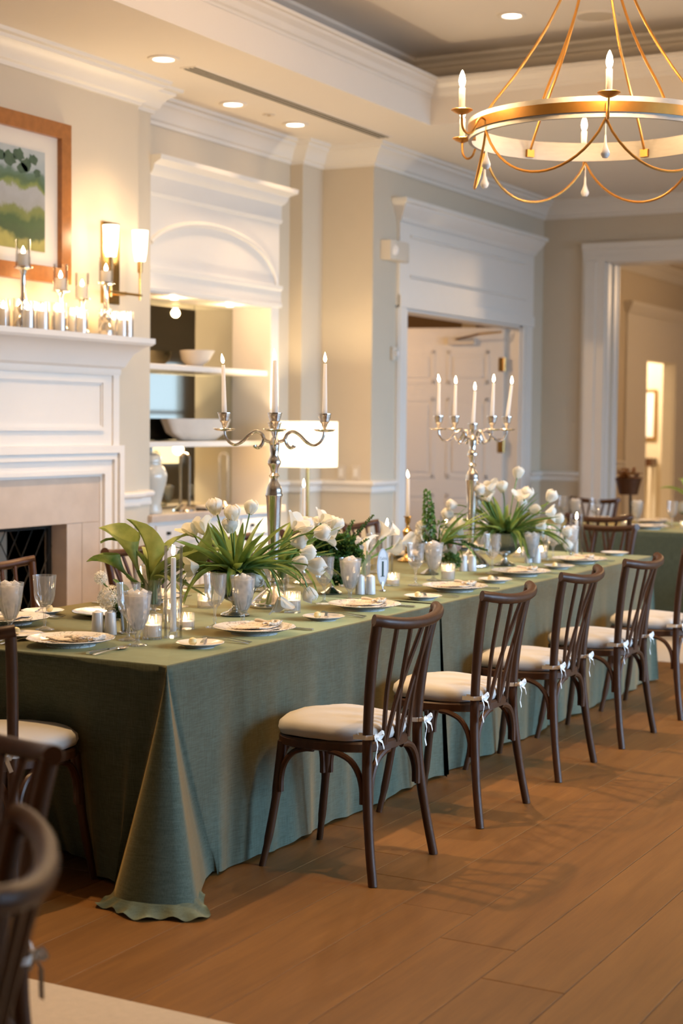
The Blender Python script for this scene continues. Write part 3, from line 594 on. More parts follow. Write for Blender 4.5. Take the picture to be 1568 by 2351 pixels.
# floor lamp by the niche
fl_ = thing('floor_lamp', 'lit drum shade lamp on a slim pole beside the niche', 'lamp', (-5.75,10.07,0.002))
MB().lathe([(0.001,0),(0.14,0),(0.14,0.015),(0.02,0.03),(0.012,0.04),(0.001,0.04)], 28).build('base', M['brass'], fl_)
MB().tube([(0,0,0.03),(0,0,1.26)], 0.013, 10).build('pole', M['brass'], fl_)
sh = MB().lathe([(0.218,1.226),(0.218,1.556),(0.214,1.556),(0.214,1.226),(0.218,1.226)], 40)
sh.f = sh.f[:-2]; sh.build('shade', M['shade'], fl_)
lamp('floor_lamp_bulb', 'POINT', (-5.75,10.07,1.40), 46, (1.0,0.76,0.46), shadow_soft_size=0.04)
# wall plates, alarm strobe, thermostat
for i, x in enumerate((-5.99,-5.86)):
    o = thing('wall_switch', ['ivory wall switch plate over the chair rail, beside the lamp', 'ivory wall switch plate over the chair rail, beside the wall corner'][i], 'switch', (x,11.028,1.16))
    MB().cbox((-0.035,-0.008,-0.057),(0.035,0.002,0.057),0.001).build('plate', M['plastic'], o, smooth=False); MB().box((-0.016,-0.013,-0.03),(0.016,-0.006,0.03)).build('rocker', M['trim'], o, smooth=False)
o = thing('emergency_light', 'ivory emergency light unit high on the wall beside the door', 'lamp', (-5.728,11.31,2.83))
MB().prism([(0,-0.16),(0.085,-0.15),(0.105,-0.09),(0.105,0.10),(0.08,0.19),(0,0.19)], 0, 0.15).build('housing', M['plastic'], o, smooth=False)
MB().lathe([(0.001,0),(0.045,0),(0.04,0.02),(0.001,0.03)], 20).build('lamp_head', M['porcelain'], o, (0.085,-0.10,0.075), (rad(60),rad(60),0))
o = thing('wall_sensor', 'small ivory door sensor beside the door casing', 'sensor', (-5.728,11.385,2.05))
MB().cbox((0,-0.045,0),(0.02,0.045,0.11),0.004).build('plate', M['plastic'], o, smooth=False); MB().tube([(0.02,0,0.055),(0.05,0,0.055)], 0.022, 12).build('knob', M['porcelain'], o)
# ceiling pieces
def downlight(x, y, z, label, group=None):
    o = thing('recessed_light', label, 'ceiling light', (x,y,z), 0, group)
    r_ = MB().lathe([(0.062,-0.001),(0.095,-0.001),(0.095,-0.006),(0.085,-0.010),(0.066,-0.010),(0.062,-0.004),(0.062,-0.001)], 28); r_.f = r_.f[:-2]
    r_.build('trim_ring', M['ceil'], o)
    MB().lathe([(0.001,-0.004),(0.062,-0.004),(0.062,-0.002),(0.001,-0.002)], 24).build('lens', M['lens'], o)
    return o
names = ['lit recessed ceiling lamp over the mantel end', 'lit recessed ceiling lamp over the niche, beside the long air slots', 'lit recessed ceiling lamp over the niche end at the return wall', 'lit recessed lamp in the raised tray ceiling by the chandelier']
for i, (x, y, z, p) in enumerate(DOWNLIGHTS):
    if i < 4: downlight(x, y, z, names[i])
    else: downlight(x, y, z, 'lit recessed ceiling lamp further along the hall', 'recessed lamps out of view')
v = thing('air_vent', 'long linear ceiling air vent with three dark slots', 'vent', (-5.515,8.15,ZC))
MB().box((-0.06,0,-0.004),(0.06,2.65,0.001)).build('frame', M['ceil'], v, smooth=False)
for k in range(3): MB().box((-0.045+0.034*k,0.02,-0.006),(-0.028+0.034*k,2.63,-0.003)).build('slot', M['slot'], v, smooth=False)
o = thing('ceiling_sprinkler', 'small round sprinkler cover on the ceiling between two lamps', 'sprinkler', (-5.84,9.64,ZC)); MB().lathe([(0.001,-0.008),(0.04,-0.008),(0.045,0),(0.001,0)], 20).build('cover', M['plastic'], o); MB().lathe([(0.001,-0.012),(0.012,-0.012),(0.012,-0.008),(0.001,-0.008)], 10).build('cap', M['brass'], o)
o = thing('ceiling_speaker', 'round flush speaker grille in the tray ceiling behind the chandelier', 'speaker', (-3.64,10.17,UZ)); MB().lathe([(0.001,-0.004),(0.13,-0.004),(0.135,0),(0.001,0)], 32).build('grille', M['plastic'], o); r_ = MB().lathe([(0.13,-0.008),(0.15,-0.008),(0.152,0),(0.128,0),(0.13,-0.008)], 32); r_.f = r_.f[:-2]; r_.build('rim', M['ceil'], o)
# hall picture and bench beyond the next room
h = thing('hall_picture', 'bright framed print on the hall wall beyond the next room', 'picture', (-7.69,23.99,1.33))
MB().box((-0.18,-0.02,0.04),(0.17,0,0.74)).build('print', M['card'], h, smooth=False)
for (a, b) in (((-0.22,-0.03,0),(0.21,0,0.045)),((-0.22,-0.03,0.735),(0.21,0,0.78)),((-0.22,-0.03,0.045),(-0.175,0,0.735)),((0.165,-0.03,0.045),(0.21,0,0.735))): MB().box(a, b).build('frame_bar', M['brass'], h, smooth=False)
h = thing('hall_console', 'dark wooden console table under the hall picture', 'table', (-7.75,23.8,0.002))
MB().box((-0.35,-0.15,0.93),(0.30,0.15,1.05)).build('table_top', M['wood'], h, smooth=False)
for (x, y) in ((-0.32,-0.12),(0.27,-0.12),(-0.32,0.12),(0.27,0.12)): MB().box((x-0.02,y-0.02,0),(x+0.02,y+0.02,0.93)).build('leg', M['trim'], h, smooth=False)

# ------------------------------------------------------------------ chandelier
CH = (-2.481, 6.943, 2.835); RR = 0.572
ch = thing('chandelier', 'round whitewashed wood chandelier with gilded band, candle arms and glass drops', 'chandelier', CH)
def hoop(r0, r1, z0, z1, n=72):
    b = MB(); vs = []; fs = []
    for k in range(n):
        a = 2*PI*k/n
        for (r, z) in ((r1,z0),(r1,z1),(r0,z1),(r0,z0)): vs.append((r*math.cos(a), r*math.sin(a), z))
    for k in range(n):
        for q in range(4): fs.append((k*4+q, ((k+1)%n)*4+q, ((k+1)%n)*4+(q+1)%4, k*4+(q+1)%4))
    return b.add(vs, fs)
hoop(RR-0.016, RR, 0, 0.088).build('ring', M['ringwood'], ch)
hoop(RR-0.001, RR+0.004, 0.022, 0.066).build('gilded_band', M['gold'], ch)
a0 = math.atan2(-6.94, 2.48) + rad(4.4)
drop_c = MB().tube([(0,0,0),(0,0,-0.055)], 0.0025, 5).lathe([(0.001,-0.15),(0.010,-0.149),(0.019,-0.138),(0.020,-0.127),(0.013,-0.112),(0.006,-0.09),(0.004,-0.055),(0.001,-0.05)], 16).mesh('glass_drop', pbr('milk_glass', (0.78,0.76,0.72), 0.25, var=0.02))
for k in range(6):
    a = a0 + k*PI/3; ca, sa = math.cos(a), math.sin(a); P = lambda r, z, ca=ca, sa=sa: (r*ca, r*sa, z)
    ar = MB().tube(cat_spline([P(RR+0.004,0.045),P(RR+0.025,0.052),P(RR+0.045,0.03),P(RR+0.065,-0.012),P(RR+0.095,-0.022),P(RR+0.118,0.005),P(RR+0.122,0.058)], 5), 0.0055, 8).build('candle_arm', M['gold'], ch)
    Mx = Matrix.Translation(P(RR+0.122,0.055))
    MB().lathe([(0.001,0),(0.010,0.0),(0.030,0.008),(0.048,0.020),(0.046,0.022),(0.001,0.012)], 20, M=Mx).build('drip_cup', M['gold'], ar)
    MB().lathe([(0.001,0.012),(0.0135,0.012),(0.0135,0.115),(0.001,0.115)], 16, M=Mx).build('candle_sleeve', M['ringwood'], ar)
    MB().lathe([(0.001,0.115),(0.007,0.116),(0.013,0.130),(0.0155,0.145),(0.012,0.168),(0.005,0.186),(0.001,0.192)], 16, M=Mx).build('bulb', M['bulb'], ar)
    lamp('chandelier_bulb', 'POINT', (CH[0]+(RR+0.122)*ca, CH[1]+(RR+0.122)*sa, CH[2]+0.20), 40, WARM, shadow_soft_size=0.03)
    b2 = a + PI/3; pa, pb = Vector(P(RR,-0.004)), Vector((RR*math.cos(b2), RR*math.sin(b2), -0.004)); sw = []
    for i in range(19):
        t = i/18; p = pa.lerp(pb, t); rr_ = math.hypot(p.x, p.y); ang = math.atan2(p.y, p.x); r2 = rr_*0.4+RR*0.6
        sw.append((r2*math.cos(ang), r2*math.sin(ang), -0.004-0.205*(1-(2*t-1)**2)**0.85))
    MB().tube(sw, 0.006, 8).build('swag', M['gold'], ch)
    link('glass_drop', drop_c, ch, P(RR-0.004, -0.02))
    c = a + PI/6; cc, sc_ = math.cos(c), math.sin(c); Q = lambda r, z: (r*cc, r*sc_, z)
    rd = MB().tube(cat_spline([Q(RR-0.022,0.03),Q(0.47,0.16),Q(0.34,0.33),Q(0.22,0.52),Q(0.12,0.74),Q(0.06,0.95),Q(0.035,1.10)], 5), 0.0062, 8).build('rod', M['gold'], ch)
    MB().box((-0.012,-0.02,-0.018),(0.006,0.02,0.018), M=Matrix.Translation(Q(RR-0.022,0.025)) @ Matrix.Rotation(c,4,'Z')).build('bracket', M['gold'], rd, smooth=False)
MB().lathe([(0.001,1.08),(0.045,1.085),(0.05,1.11),(0.02,1.15),(0.001,1.15)], 20).tube([(0,0,1.14),(0,0,UZ-CH[2])], 0.008, 8).build('hub', M['gold'], ch)
MB().lathe([(0.001,UZ-CH[2]-0.04),(0.05,UZ-CH[2]-0.03),(0.07,UZ-CH[2]),(0.001,UZ-CH[2])], 24).build('canopy', M['gold'], ch)
# ------------------------------------------------------------------ chairs
def seat_out(n=40, sx=0.208, sy=0.212, taper=0.10):
    out = []
    for k in range(n):
        a = 2*PI*k/n; c, s_ = math.cos(a), math.sin(a)
        x = sx*math.copysign(abs(c)**0.72, c); y = sy*math.copysign(abs(s_)**0.78, s_)
        out.append((x*(1+taper*(y/sy)), y))
    return out
def ribbon(b, pts, w_, up=(0,0,1)):
    pts = [Vector(p) for p in pts]; up = Vector(up); vs = []
    for p in pts: vs += [p-up*w_/2, p+up*w_/2]
    b.add(vs, [(2*i,2*i+1,2*i+3,2*i+2) for i in range(len(pts)-1)])
def make_chair():
    t = thing('bentwood_chair', '', 'chair')
    so = seat_out(); n = len(so)
    b = MB(); prof = [(0.94,0.428),(1.0,0.434),(1.0,0.458),(0.97,0.465)]
    vs = [(x*k, y*k, z) for (k, z) in prof for (x, y) in so]
    b.add(vs, [(j*n+i, j*n+(i+1)%n, (j+1)*n+(i+1)%n, (j+1)*n+i) for j in range(3) for i in range(n)] + [tuple(range(n-1,-1,-1)), tuple(range(3*n,4*n))])
    b.build('seat_frame', M['wood'], t)
    co = seat_out(44, 0.205, 0.208); n = len(co); rnd = random.Random(5)
    prof = [(0.90,0.4655),(0.985,0.470),(1.02,0.487),(1.005,0.506),(0.93,0.520),(0.70,0.529),(0.35,0.532)]
    wob = [0.0022*math.sin(5*2*PI*i/n)+rnd.uniform(-0.0012,0.0012) for i in range(n)]
    vs = [(x*k, y*k+0.004, z+wob[i]*(1 if 0 < j < 5 else 0.3)) for j, (k, z) in enumerate(prof) for i, (x, y) in enumerate(co)]
    b = MB().add(vs, [(j*n+i, j*n+(i+1)%n, (j+1)*n+(i+1)%n, (j+1)*n+i) for j in range(6) for i in range(n)] + [tuple(range(n-1,-1,-1)), tuple(range(6*n,7*n))])
    cu = b.build('cushion', M['cushion'], t, ang=60)
    for s_ in (-1, 1):
        MB().tube(cat_spline([(s_*0.238,-0.238,0),(s_*0.222,-0.215,0.14),(s_*0.203,-0.196,0.30),(s_*0.192,-0.188,0.45),(s_*0.198,-0.196,0.62),(s_*0.212,-0.216,0.78),(s_*0.224,-0.236,0.885)], 4),
                  [0.0165]*6+[0.018]*10+[0.0185]*9, 10).build('back_post', M['wood'], t)
        MB().tube(cat_spline([(s_*0.205,0.215,0),(s_*0.192,0.198,0.10),(s_*0.178,0.178,0.24),(s_*0.168,0.165,0.38),(s_*0.164,0.160,0.44)], 4), [0.0125]*4+[0.015]*5+[0.018]*8, 10).build('front_leg', M['wood'], t)
        # knotted ties behind the seat
        bx, by = s_*0.195, -0.190
        r_ = MB(); ribbon(r_, [(bx-s_*0.03,by+0.05,0.492),(bx-s_*0.022,by-0.005,0.495),(bx,by-0.024,0.495),(bx+s_*0.022,by-0.004,0.495),(bx+s_*0.01,by+0.05,0.492)], 0.016)
        kx = bx-s_*0.004; ky = by-0.030
        ribbon(r_, [(kx,ky,0.495),(kx+0.022,ky-0.012,0.512),(kx+0.040,ky-0.010,0.505),(kx+0.028,ky-0.006,0.492),(kx,ky,0.495)], 0.014, (0.2,0.3,0.9))
        ribbon(r_, [(kx,ky,0.495),(kx-0.020,ky-0.012,0.508),(kx-0.034,ky-0.012,0.500),(kx-0.020,ky-0.006,0.490),(kx,ky,0.495)], 0.014, (0.2,0.3,0.9))
        ribbon(r_, [(kx,ky,0.495),(kx-0.010,ky-0.012,0.468),(kx-0.016,ky-0.008,0.430),(kx-0.012,ky-0.012,0.405)], 0.015, (0.9,0.2,0.2))
        ribbon(r_, [(kx,ky,0.495),(kx+0.020,ky-0.014,0.478),(kx+0.034,ky-0.014,0.452)], 0.015, (0.8,0.3,0.4))
        r_.lathe([(0.001,-0.008),(0.009,-0.006),(0.011,0.002),(0.007,0.009),(0.001,0.010)], 8, M=Matrix.Translation((kx,ky,0.495)))
        o = r_.build('tie', M['ribbon'], cu); o['kind'] = 'stuff'
    rp = [(-0.240,-0.232,0.897),(-0.20,-0.262,0.889),(-0.12,-0.287,0.878),(0,-0.297,0.873),(0.12,-0.287,0.878),(0.20,-0.262,0.889),(0.240,-0.232,0.897)]
    MB().tube(cat_spline(rp, 5), [0.0205]*31, 12).build('top_rail', M['wood'], t)
    def top(u):
        x = -0.225+0.45*u; return (x, -0.240-0.055*(1-(2*u-1)**2), 0.888-0.016*(1-(2*u-1)**2))
    def bot(u):
        x = -0.19+0.38*u; return (x, -0.172-0.036*(1-(2*u-1)**2), 0.452)
    for (ut, ub, bow) in ((0.18,0.25,0.0),(0.34,0.47,0.012),(0.53,0.27,0.012),(0.65,0.74,0.0),(0.82,0.50,0.012)):
        p, q = Vector(bot(ub)), Vector(top(ut)); mid = p.lerp(q, 0.45) + Vector((0,0.010,0))
        MB().tube(cat_spline([p, mid, q], 5), 0.0102, 8, sq=0.8).build('spindle', M['wood'], t)
    F = [Vector((-0.178,0.178)), Vector((0.178,0.178)), Vector((0.203,-0.196)), Vector((-0.203,-0.196))]
    for i in range(4):
        for (a, c) in ((F[i], F[(i+1)%4]), (F[(i+1)%4], F[i])):
            d_ = (c-a).normalized(); a2 = a+d_*0.020
            pts = [(*(a2),0.265),(*(a2+d_*0.002),0.32),(*(a2+d_*0.018),0.37),(*(a2+d_*0.05),0.408),(*(a2+d_*0.10),0.427),(*(a2+d_*0.135),0.430)]
            MB().tube(cat_spline(pts, 3), 0.0125, 8, sq=0.85).build('brace', M['wood'], t)
    return t
chair0 = make_chair(); used = []
def chair(x, y, rz, label, group=None):
    if not used:
        used.append(1); chair0.location = (x,y,0.0); chair0.rotation_euler = (0,0,rz); chair0['label'] = label
        if group: chair0['group'] = group
        return chair0
    return dup(chair0, (x,y,0.0), rz, label, group)
G_ = 'bentwood chairs round the tables'; ORD = ['first', 'second', 'third', 'fourth', 'fifth']
for i, (x, y, r_) in enumerate(((-2.635,4.90,90),(-2.635,5.795,90),(-2.66,6.69,91),(-2.645,7.53,89),(-2.62,8.40,90))):
    chair(x, y, rad(r_), 'dark bentwood chair, %s from the puddled cloth corner on the open floor side' % ORD[i], G_)
chair(-3.46, 4.055, 0, 'dark bentwood chair at the table head before the puddled cloth corner', G_)
for i, y in enumerate((5.60, 6.62, 7.52, 8.35, 9.12)):
    chair(-4.57, y, rad(-90), 'dark bentwood chair on the fireplace side of the long table, %s from the hearth' % ORD[i], G_)
chair(-3.44, 9.66, rad(180), 'dark bentwood chair closing the door end of the long table', G_)
chair(-3.84, 11.17, rad(4), 'dark bentwood chair pushed up to the crosswise table behind the long one', G_)
chair(-4.78, 13.20, rad(172), 'dark bentwood chair behind the crosswise table before the wide opening', G_)
chair(-2.62, 11.12, rad(0), 'dark bentwood chair with its cushion showing past the long table, at the crosswise table', G_)
chair(-1.76, 1.70, math.atan2(0.81,-0.585)+rad(0), 'bentwood chair with curved top rail on the pale carpet, turned away from the long table', G_)
chair(-2.24, 2.26, rad(166), 'bentwood chair on the pale carpet facing away from the table head', G_)

# ------------------------------------------------------------------ tablecloths
TZ = 0.762
def cloth(name, x0, x1, y0, y1, ztop, corner, seed, label, fn=0.07, ff=0.06):
    rnd = random.Random(seed); S_ = []      # samples: top(x,y), bottom(x,y), fold amplitude
    def fold(s_): return 0.010*math.sin(s_*9.0+seed)+0.007*math.sin(s_*21.0+seed*2)+0.004*math.sin(s_*43+seed)
    # open floor side from the far end towards the corner
    N = 64
    for k in range(N+1):
        y = y1+(y0+0.0-y1)*k/N; s_ = y
        b_ = 0.012+fold(s_)*1.2
        if corner and y < y0+0.30: b_ = 0.012*(y-y0)/0.30
        S_.append(((x1,y),(x1+b_,max(y, y0+0.30) if corner else y),0.0))
    if corner:
        for (bx, by) in ((-2.93,4.50),(-2.905,4.42),(-2.86,4.33),(-2.80,4.22),(-2.755,4.13),(-2.79,4.075),(-2.87,4.045),(-2.95,4.035),(-3.01,4.05),(-3.06,4.11),(-3.10,4.185)):
            S_.append(((x1,y0),(bx,by),0.0))
    else:
        for k in range(7):
            a = -PI/2*k/6; S_.append(((x1,y0),(x1+0.05*math.cos(a),y0+fn*math.sin(a)),0.0))
    for k in range(1, 41):
        x = x1+(x0-x1)*k/40
        by = y0-(0.012+fold(x*1.3))*(fn > 0)
        bx = x
        if corner:
            by = y0-0.02+0.26*math.exp(-((x+3.58)/0.36)**2) - fold(x*1.3)*1.9; bx = min(x, -3.12) if k > 2 else -3.11
        S_.append(((x,y0),(bx,by),0.0))
    for k in range(7):
        a = -PI/2-PI/2*k/6; S_.append(((x0,y0),(x0+0.06*math.cos(a),y0+fn*math.sin(a)),0.0))
    for k in range(1, 31):
        y = y0+(y1-y0)*k/30; S_.append(((x0,y),(x0-0.02-fold(y),y),0.0))
    for k in range(7):
        a = PI-PI/2*k/6; S_.append(((x0,y1),(x0+0.06*math.cos(a),y1+ff*math.sin(a)),0.0))
    for k in range(1, 31):
        x = x0+(x1-x0)*k/30; S_.append(((x,y1),(x,y1+(0.02+fold(x))*(ff > 0)),0.0))
    for k in range(6):
        a = PI/2-PI/2*k/6; S_.append(((x1,y1),(x1+0.05*math.cos(a),y1+ff*math.sin(a)),0.0))
    n = len(S_); rows = 15; vs = []; fs = []
    cen = Vector(((x0+x1)/2,(y0+y1)/2))
    for j in range(rows+1):
        t = j/rows
        for i, ((tx, ty), (bx, by), _) in enumerate(S_):
            # a small rounded edge, then the fall
            e = min(1.0, t*1.0); ease = e**1.15
            x = tx+(bx-tx)*ease; y = ty+(by-ty)*ease
            hem = 0.010+0.006*math.sin(i*0.7)
            z = ztop-0.004-(ztop-0.004-hem)*t
            vs.append((x, y, z))
    for j in range(rows):
        for i in range(n): fs.append((j*n+i, j*n+(i+1)%n, (j+1)*n+(i+1)%n, (j+1)*n+i))
    # top: inset ring then a flat field
    o = len(vs); IN = 0.006
    for ((tx, ty), _, _) in S_:
        d_ = (cen-Vector((tx,ty))); vs.append((tx+math.copysign(min(IN,abs(d_.x)),d_.x), ty+math.copysign(min(IN,abs(d_.y)),d_.y), ztop))
    for i in range(n): fs.append((i, o+i, o+(i+1)%n, (i+1)%n))
    fs.append(tuple(range(o, o+n)))
    t_ = MB().add(vs, fs).build(name, M['linen'], ang=75)
    tag(t_, label, 'tablecloth')
    if corner:
        # hem lying puddled on the floor at the corner, its paler reverse showing
        path = [(-2.93,4.34),(-2.85,4.27),(-2.77,4.15),(-2.79,4.075),(-2.87,4.045),(-2.95,4.035),(-3.01,4.05),(-3.06,4.12)]
        out = [(0.02,0.01),(0.05,0.0),(0.085,-0.03),(0.07,-0.065),(0.03,-0.075),(-0.015,-0.055),(-0.045,-0.035),(-0.03,0.0)]
        def g(u, v):
            q = u*(len(path)-1); i = min(int(q), len(path)-2); f = q-i
            p = Vector(path[i]).lerp(Vector(path[i+1]), f); w_ = Vector(out[i]).lerp(Vector(out[i+1]), f)
            r_ = 0.9+0.25*math.sin(u*23)
            return (p.x+w_.x*v*r_, p.y+w_.y*v*r_, 0.004+0.030*(1-v)**2+0.016*v*(1-v)*(1+math.sin(u*19))+0.012*math.sin(u*31)**2*v)
        MB().grid(60, 7, g).build('puddled_hem', M['linen'], t_, ang=70)
    return t_
cloth('tablecloth', -4.24, -2.92, 4.21, 6.285, TZ, True, 1, 'green linen tablecloth with a corner puddled on the floor', 0.06, 0.0)
cloth('tablecloth', -4.25, -2.915, 6.292, 9.32, TZ+0.003, False, 4, 'green linen tablecloth carrying the table number, butted to the puddled one', 0.0)
cloth('tablecloth', -4.95, -0.9, 11.52, 12.75, TZ, False, 6, 'green linen tablecloth on the crosswise table before the wide opening')
MB().grid(2, 26, lambda u, v: (-4.25+1.335*v, 6.270+0.035*u, TZ+0.0035+0.002*math.sin(9*v))).build('overlap_edge', M['linen'], bpy.data.objects['tablecloth.001'])
# ------------------------------------------------------------------ tableware
T0 = TZ + 0.0005                                   # cloth surface
def on(y): return T0 + (0.0045 if y > 6.28 else 0.0)
plate_me = MB().lathe([(0.001,0.004),(0.075,0.004),(0.080,0.0),(0.086,0.0),(0.088,0.006),(0.110,0.014),(0.152,0.026),(0.155,0.028),(0.152,0.0295),(0.110,0.0185),(0.092,0.012),(0.001,0.011)], 48, fn=lambda a, z: 1+(0.008*math.cos(12*a) if z > 0.024 else 0)).mesh('dinner_plate', M['plate'])
bread_me = MB().lathe([(0.001,0.003),(0.042,0.003),(0.045,0.0),(0.050,0.0),(0.052,0.004),(0.084,0.017),(0.0855,0.0185),(0.083,0.0195),(0.054,0.0095),(0.001,0.008)], 40, fn=lambda a, z: 1+(0.02*math.cos(10*a) if z > 0.012 else 0)).mesh('bread_plate', M['china'])
butter_me = MB().lathe([(0.001,0.0),(0.009,0.002),(0.0145,0.010),(0.015,0.016),(0.011,0.025),(0.001,0.029)], 16).mesh('butter_ball', M['butter'])
def napkin_mesh():
    b = MB()
    def layer(x0, x1, y0, y1, z, amp, ph):
        nu, nv = 22, 14
        top = lambda u, v: (x0+(x1-x0)*u+0.004*math.sin(7*v+ph), y0+(y1-y0)*v+0.006*math.sin(6*u+ph), z+amp*math.sin(5*u+3*v+ph)+amp*0.6*math.sin(11*u-4*v+ph))
        b.grid(nu, nv, top); b.grid(nu, nv, lambda u, v: tuple(Vector(top(u, v))-Vector((0,0,0.004))))
        e = [top(i/(nu-1), 0) for i in range(nu)]; 
        for v in (0, 1):
            r_ = [top(i/(nu-1), v) for i in range(nu)]
            b.add(r_+[tuple(Vector(p)-Vector((0,0,0.004))) for p in r_], [(i,i+1,nu+i+1,nu+i) for i in range(nu-1)])
        for u in (0, 1):
            r_ = [top(u, j/(nv-1)) for j in range(nv)]
            b.add(r_+[tuple(Vector(p)-Vector((0,0,0.004))) for p in r_], [(j,j+1,nv+j+1,nv+j) for j in range(nv-1)])
    layer(-0.080,0.098,-0.068,0.062,0.0215,0.0018,0.4); layer(-0.072,0.104,-0.060,0.055,0.0300,0.0024,1.7)
    for k, yy in enumerate((-0.055,-0.035)):
        b.tube([(0.01+0.012*i, yy+0.008*math.sin(i*0.9+k), 0.037+0.003*math.sin(i*1.3)) for i in range(11)], [0.004+0.004*math.sin(PI*i/10) for i in range(11)], 8, sq=0.8)
    b.tube([(0.106,-0.058+0.012*i,0.0345+0.003*math.sin(i)) for i in range(10)], 0.0065, 8)
    return b.mesh('napkin', M['napkin'], ang=60)
nap_me = napkin_mesh()
def bar(b, pts, wd, th):                             # flat strip with thickness along pts (x=0 axis), widths list
    n = len(pts); vs = []
    for (y, z), w_ in zip(pts, wd): vs += [(-w_/2,y,z),(w_/2,y,z),(w_/2,y,z+th),(-w_/2,y,z+th)]
    fs = [(0,1,2,3),(4*n-4,4*n-1,4*n-2,4*n-3)]
    for i in range(n-1):
        for q in range(4): fs.append((4*i+q,4*i+(q+1)%4,4*i+4+(q+1)%4,4*i+4+q))
    b.add(vs, fs)
def fork():
    b = MB(); bar(b, [(-0.10,0.001),(-0.085,0.002),(-0.03,0.006),(0.02,0.009),(0.045,0.006),(0.058,0.005)], [0.014,0.015,0.008,0.006,0.016,0.021], 0.0022)
    for k in range(4):
        m_ = MB(); bar(m_, [(0.056,0.005),(0.08,0.004),(0.105,0.009)], [0.0036,0.0030,0.0016], 0.0020)
        b.add([(x-0.0087+0.0058*k,y,z) for x,y,z in m_.v], m_.f)
    return b.mesh('fork', M['silver'], ang=30)
def knife():
    b = MB(); bar(b, [(-0.115,0.001),(-0.10,0.001),(-0.02,0.001),(0.0,0.001)], [0.014,0.016,0.012,0.009], 0.007)
    bar(b, [(0.0,0.003),(0.01,0.003),(0.09,0.003),(0.11,0.003)], [0.010,0.018,0.017,0.005], 0.0018); return b.mesh('table_knife', M['silver'], ang=30)
def spoon():
    b = MB(); bar(b, [(-0.10,0.001),(-0.085,0.002),(-0.03,0.005),(0.03,0.006)], [0.014,0.015,0.008,0.006], 0.0022)
    b.lathe([(0.001,0.0),(0.012,0.002),(0.019,0.007),(0.018,0.008),(0.001,0.003)], 16, M=Matrix.Translation((0,0.055,0.001)) @ Matrix.Diagonal((1,1.5,1,1))); return b.mesh('soup_spoon', M['silver'], ang=30)
fork_me, knife_me, spoon_me = fork(), knife(), spoon()
bk = MB(); bar(bk, [(-0.075,0.001),(-0.02,0.002),(0.0,0.002)], [0.012,0.010,0.007], 0.004); bar(bk, [(0,0.003),(0.05,0.003),(0.065,0.003)], [0.010,0.014,0.006], 0.0015); bknife_me = bk.mesh('butter_knife', M['silver'], ang=30)
cut = lambda a, z: 1+(0.030*(1 if int(round(a*32/(2*PI))) % 2 else -1) if 0.085 < z < 0.16 else 0)
wine_b = MB().lathe([(0.001,0.0),(0.036,0.0),(0.036,0.0025),(0.020,0.007),(0.0065,0.014),(0.005,0.022),(0.0085,0.034),(0.005,0.046),(0.0055,0.066),(0.0095,0.078),(0.022,0.090),(0.033,0.108),(0.0385,0.132),(0.041,0.165),(0.0445,0.206),(0.0430,0.206),(0.0390,0.165),(0.0365,0.132),(0.0305,0.110),(0.018,0.095),(0.001,0.088)], 32, fn=cut).mesh('bowl', M['crystal'], ang=14)
cut2 = lambda a, z: 1+(0.026*(1 if int(round(a*32/(2*PI))) % 2 else -1) if 0.04 < z < 0.12 else 0)
water_b = MB().lathe([(0.001,0.0),(0.036,0.0),(0.036,0.0025),(0.018,0.007),(0.008,0.015),(0.007,0.024),(0.010,0.032),(0.009,0.040),(0.020,0.055),(0.032,0.080),(0.041,0.115),(0.046,0.150),(0.0505,0.190),(0.0490,0.190),(0.0445,0.150),(0.0395,0.115),(0.0305,0.082),(0.018,0.058),(0.001,0.050)], 32, fn=cut2).mesh('glass_body', M['crystal'], ang=14)
ice_b = MB().lathe([(0.001,0.052),(0.017,0.059),(0.0295,0.083),(0.0385,0.116),(0.0435,0.150),(0.0462,0.176),(0.030,0.181),(0.001,0.179)], 28).mesh('iced_water', M['ice'])
def cube_(r_, s_):
    b = MB(); 
    for q in range(5):
        a = q*1.3; R3 = Matrix.Translation((0.020*math.cos(a),0.020*math.sin(a),0.183+0.004*(q%2))) @ Matrix.Rotation(a,4,'Z') @ Matrix.Rotation(0.5,4,'X'); b.box((-0.011,-0.011,-0.010),(0.011,0.011,0.010), M=R3)
    return b.mesh('ice_cube', M['ice'], False)
cubes_me = MB().cbox((-0.011,-0.011,-0.010),(0.011,0.011,0.010),0.003).mesh('ice_cube', M['ice'], False)
def one(name, me, label, cat, loc, rz=0.0, group=None):
    return tag(link(name, me, None, loc, (0,0,rz)), label, cat, group)
def goblet_wine(x, y, label, z=None):
    return one('crystal_wine_goblet', wine_b, label, 'wine glass', (x,y,on(y) if z is None else z), random.uniform(0,6), 'crystal wine goblets')
def goblet_water(x, y, label, z=None):
    o = thing('iced_water_goblet', label, 'water glass', (x,y,on(y) if z is None else z), random.uniform(0,6), 'iced water goblets')
    link('glass_body', water_b, o); link('iced_water', ice_b, o)
    for q in range(4):
        a = q*1.6; link('ice_cube', cubes_me, o, (0.021*math.cos(a),0.021*math.sin(a),0.180+0.005*(q%2)), (0.4*q,0.5,a))
    return o
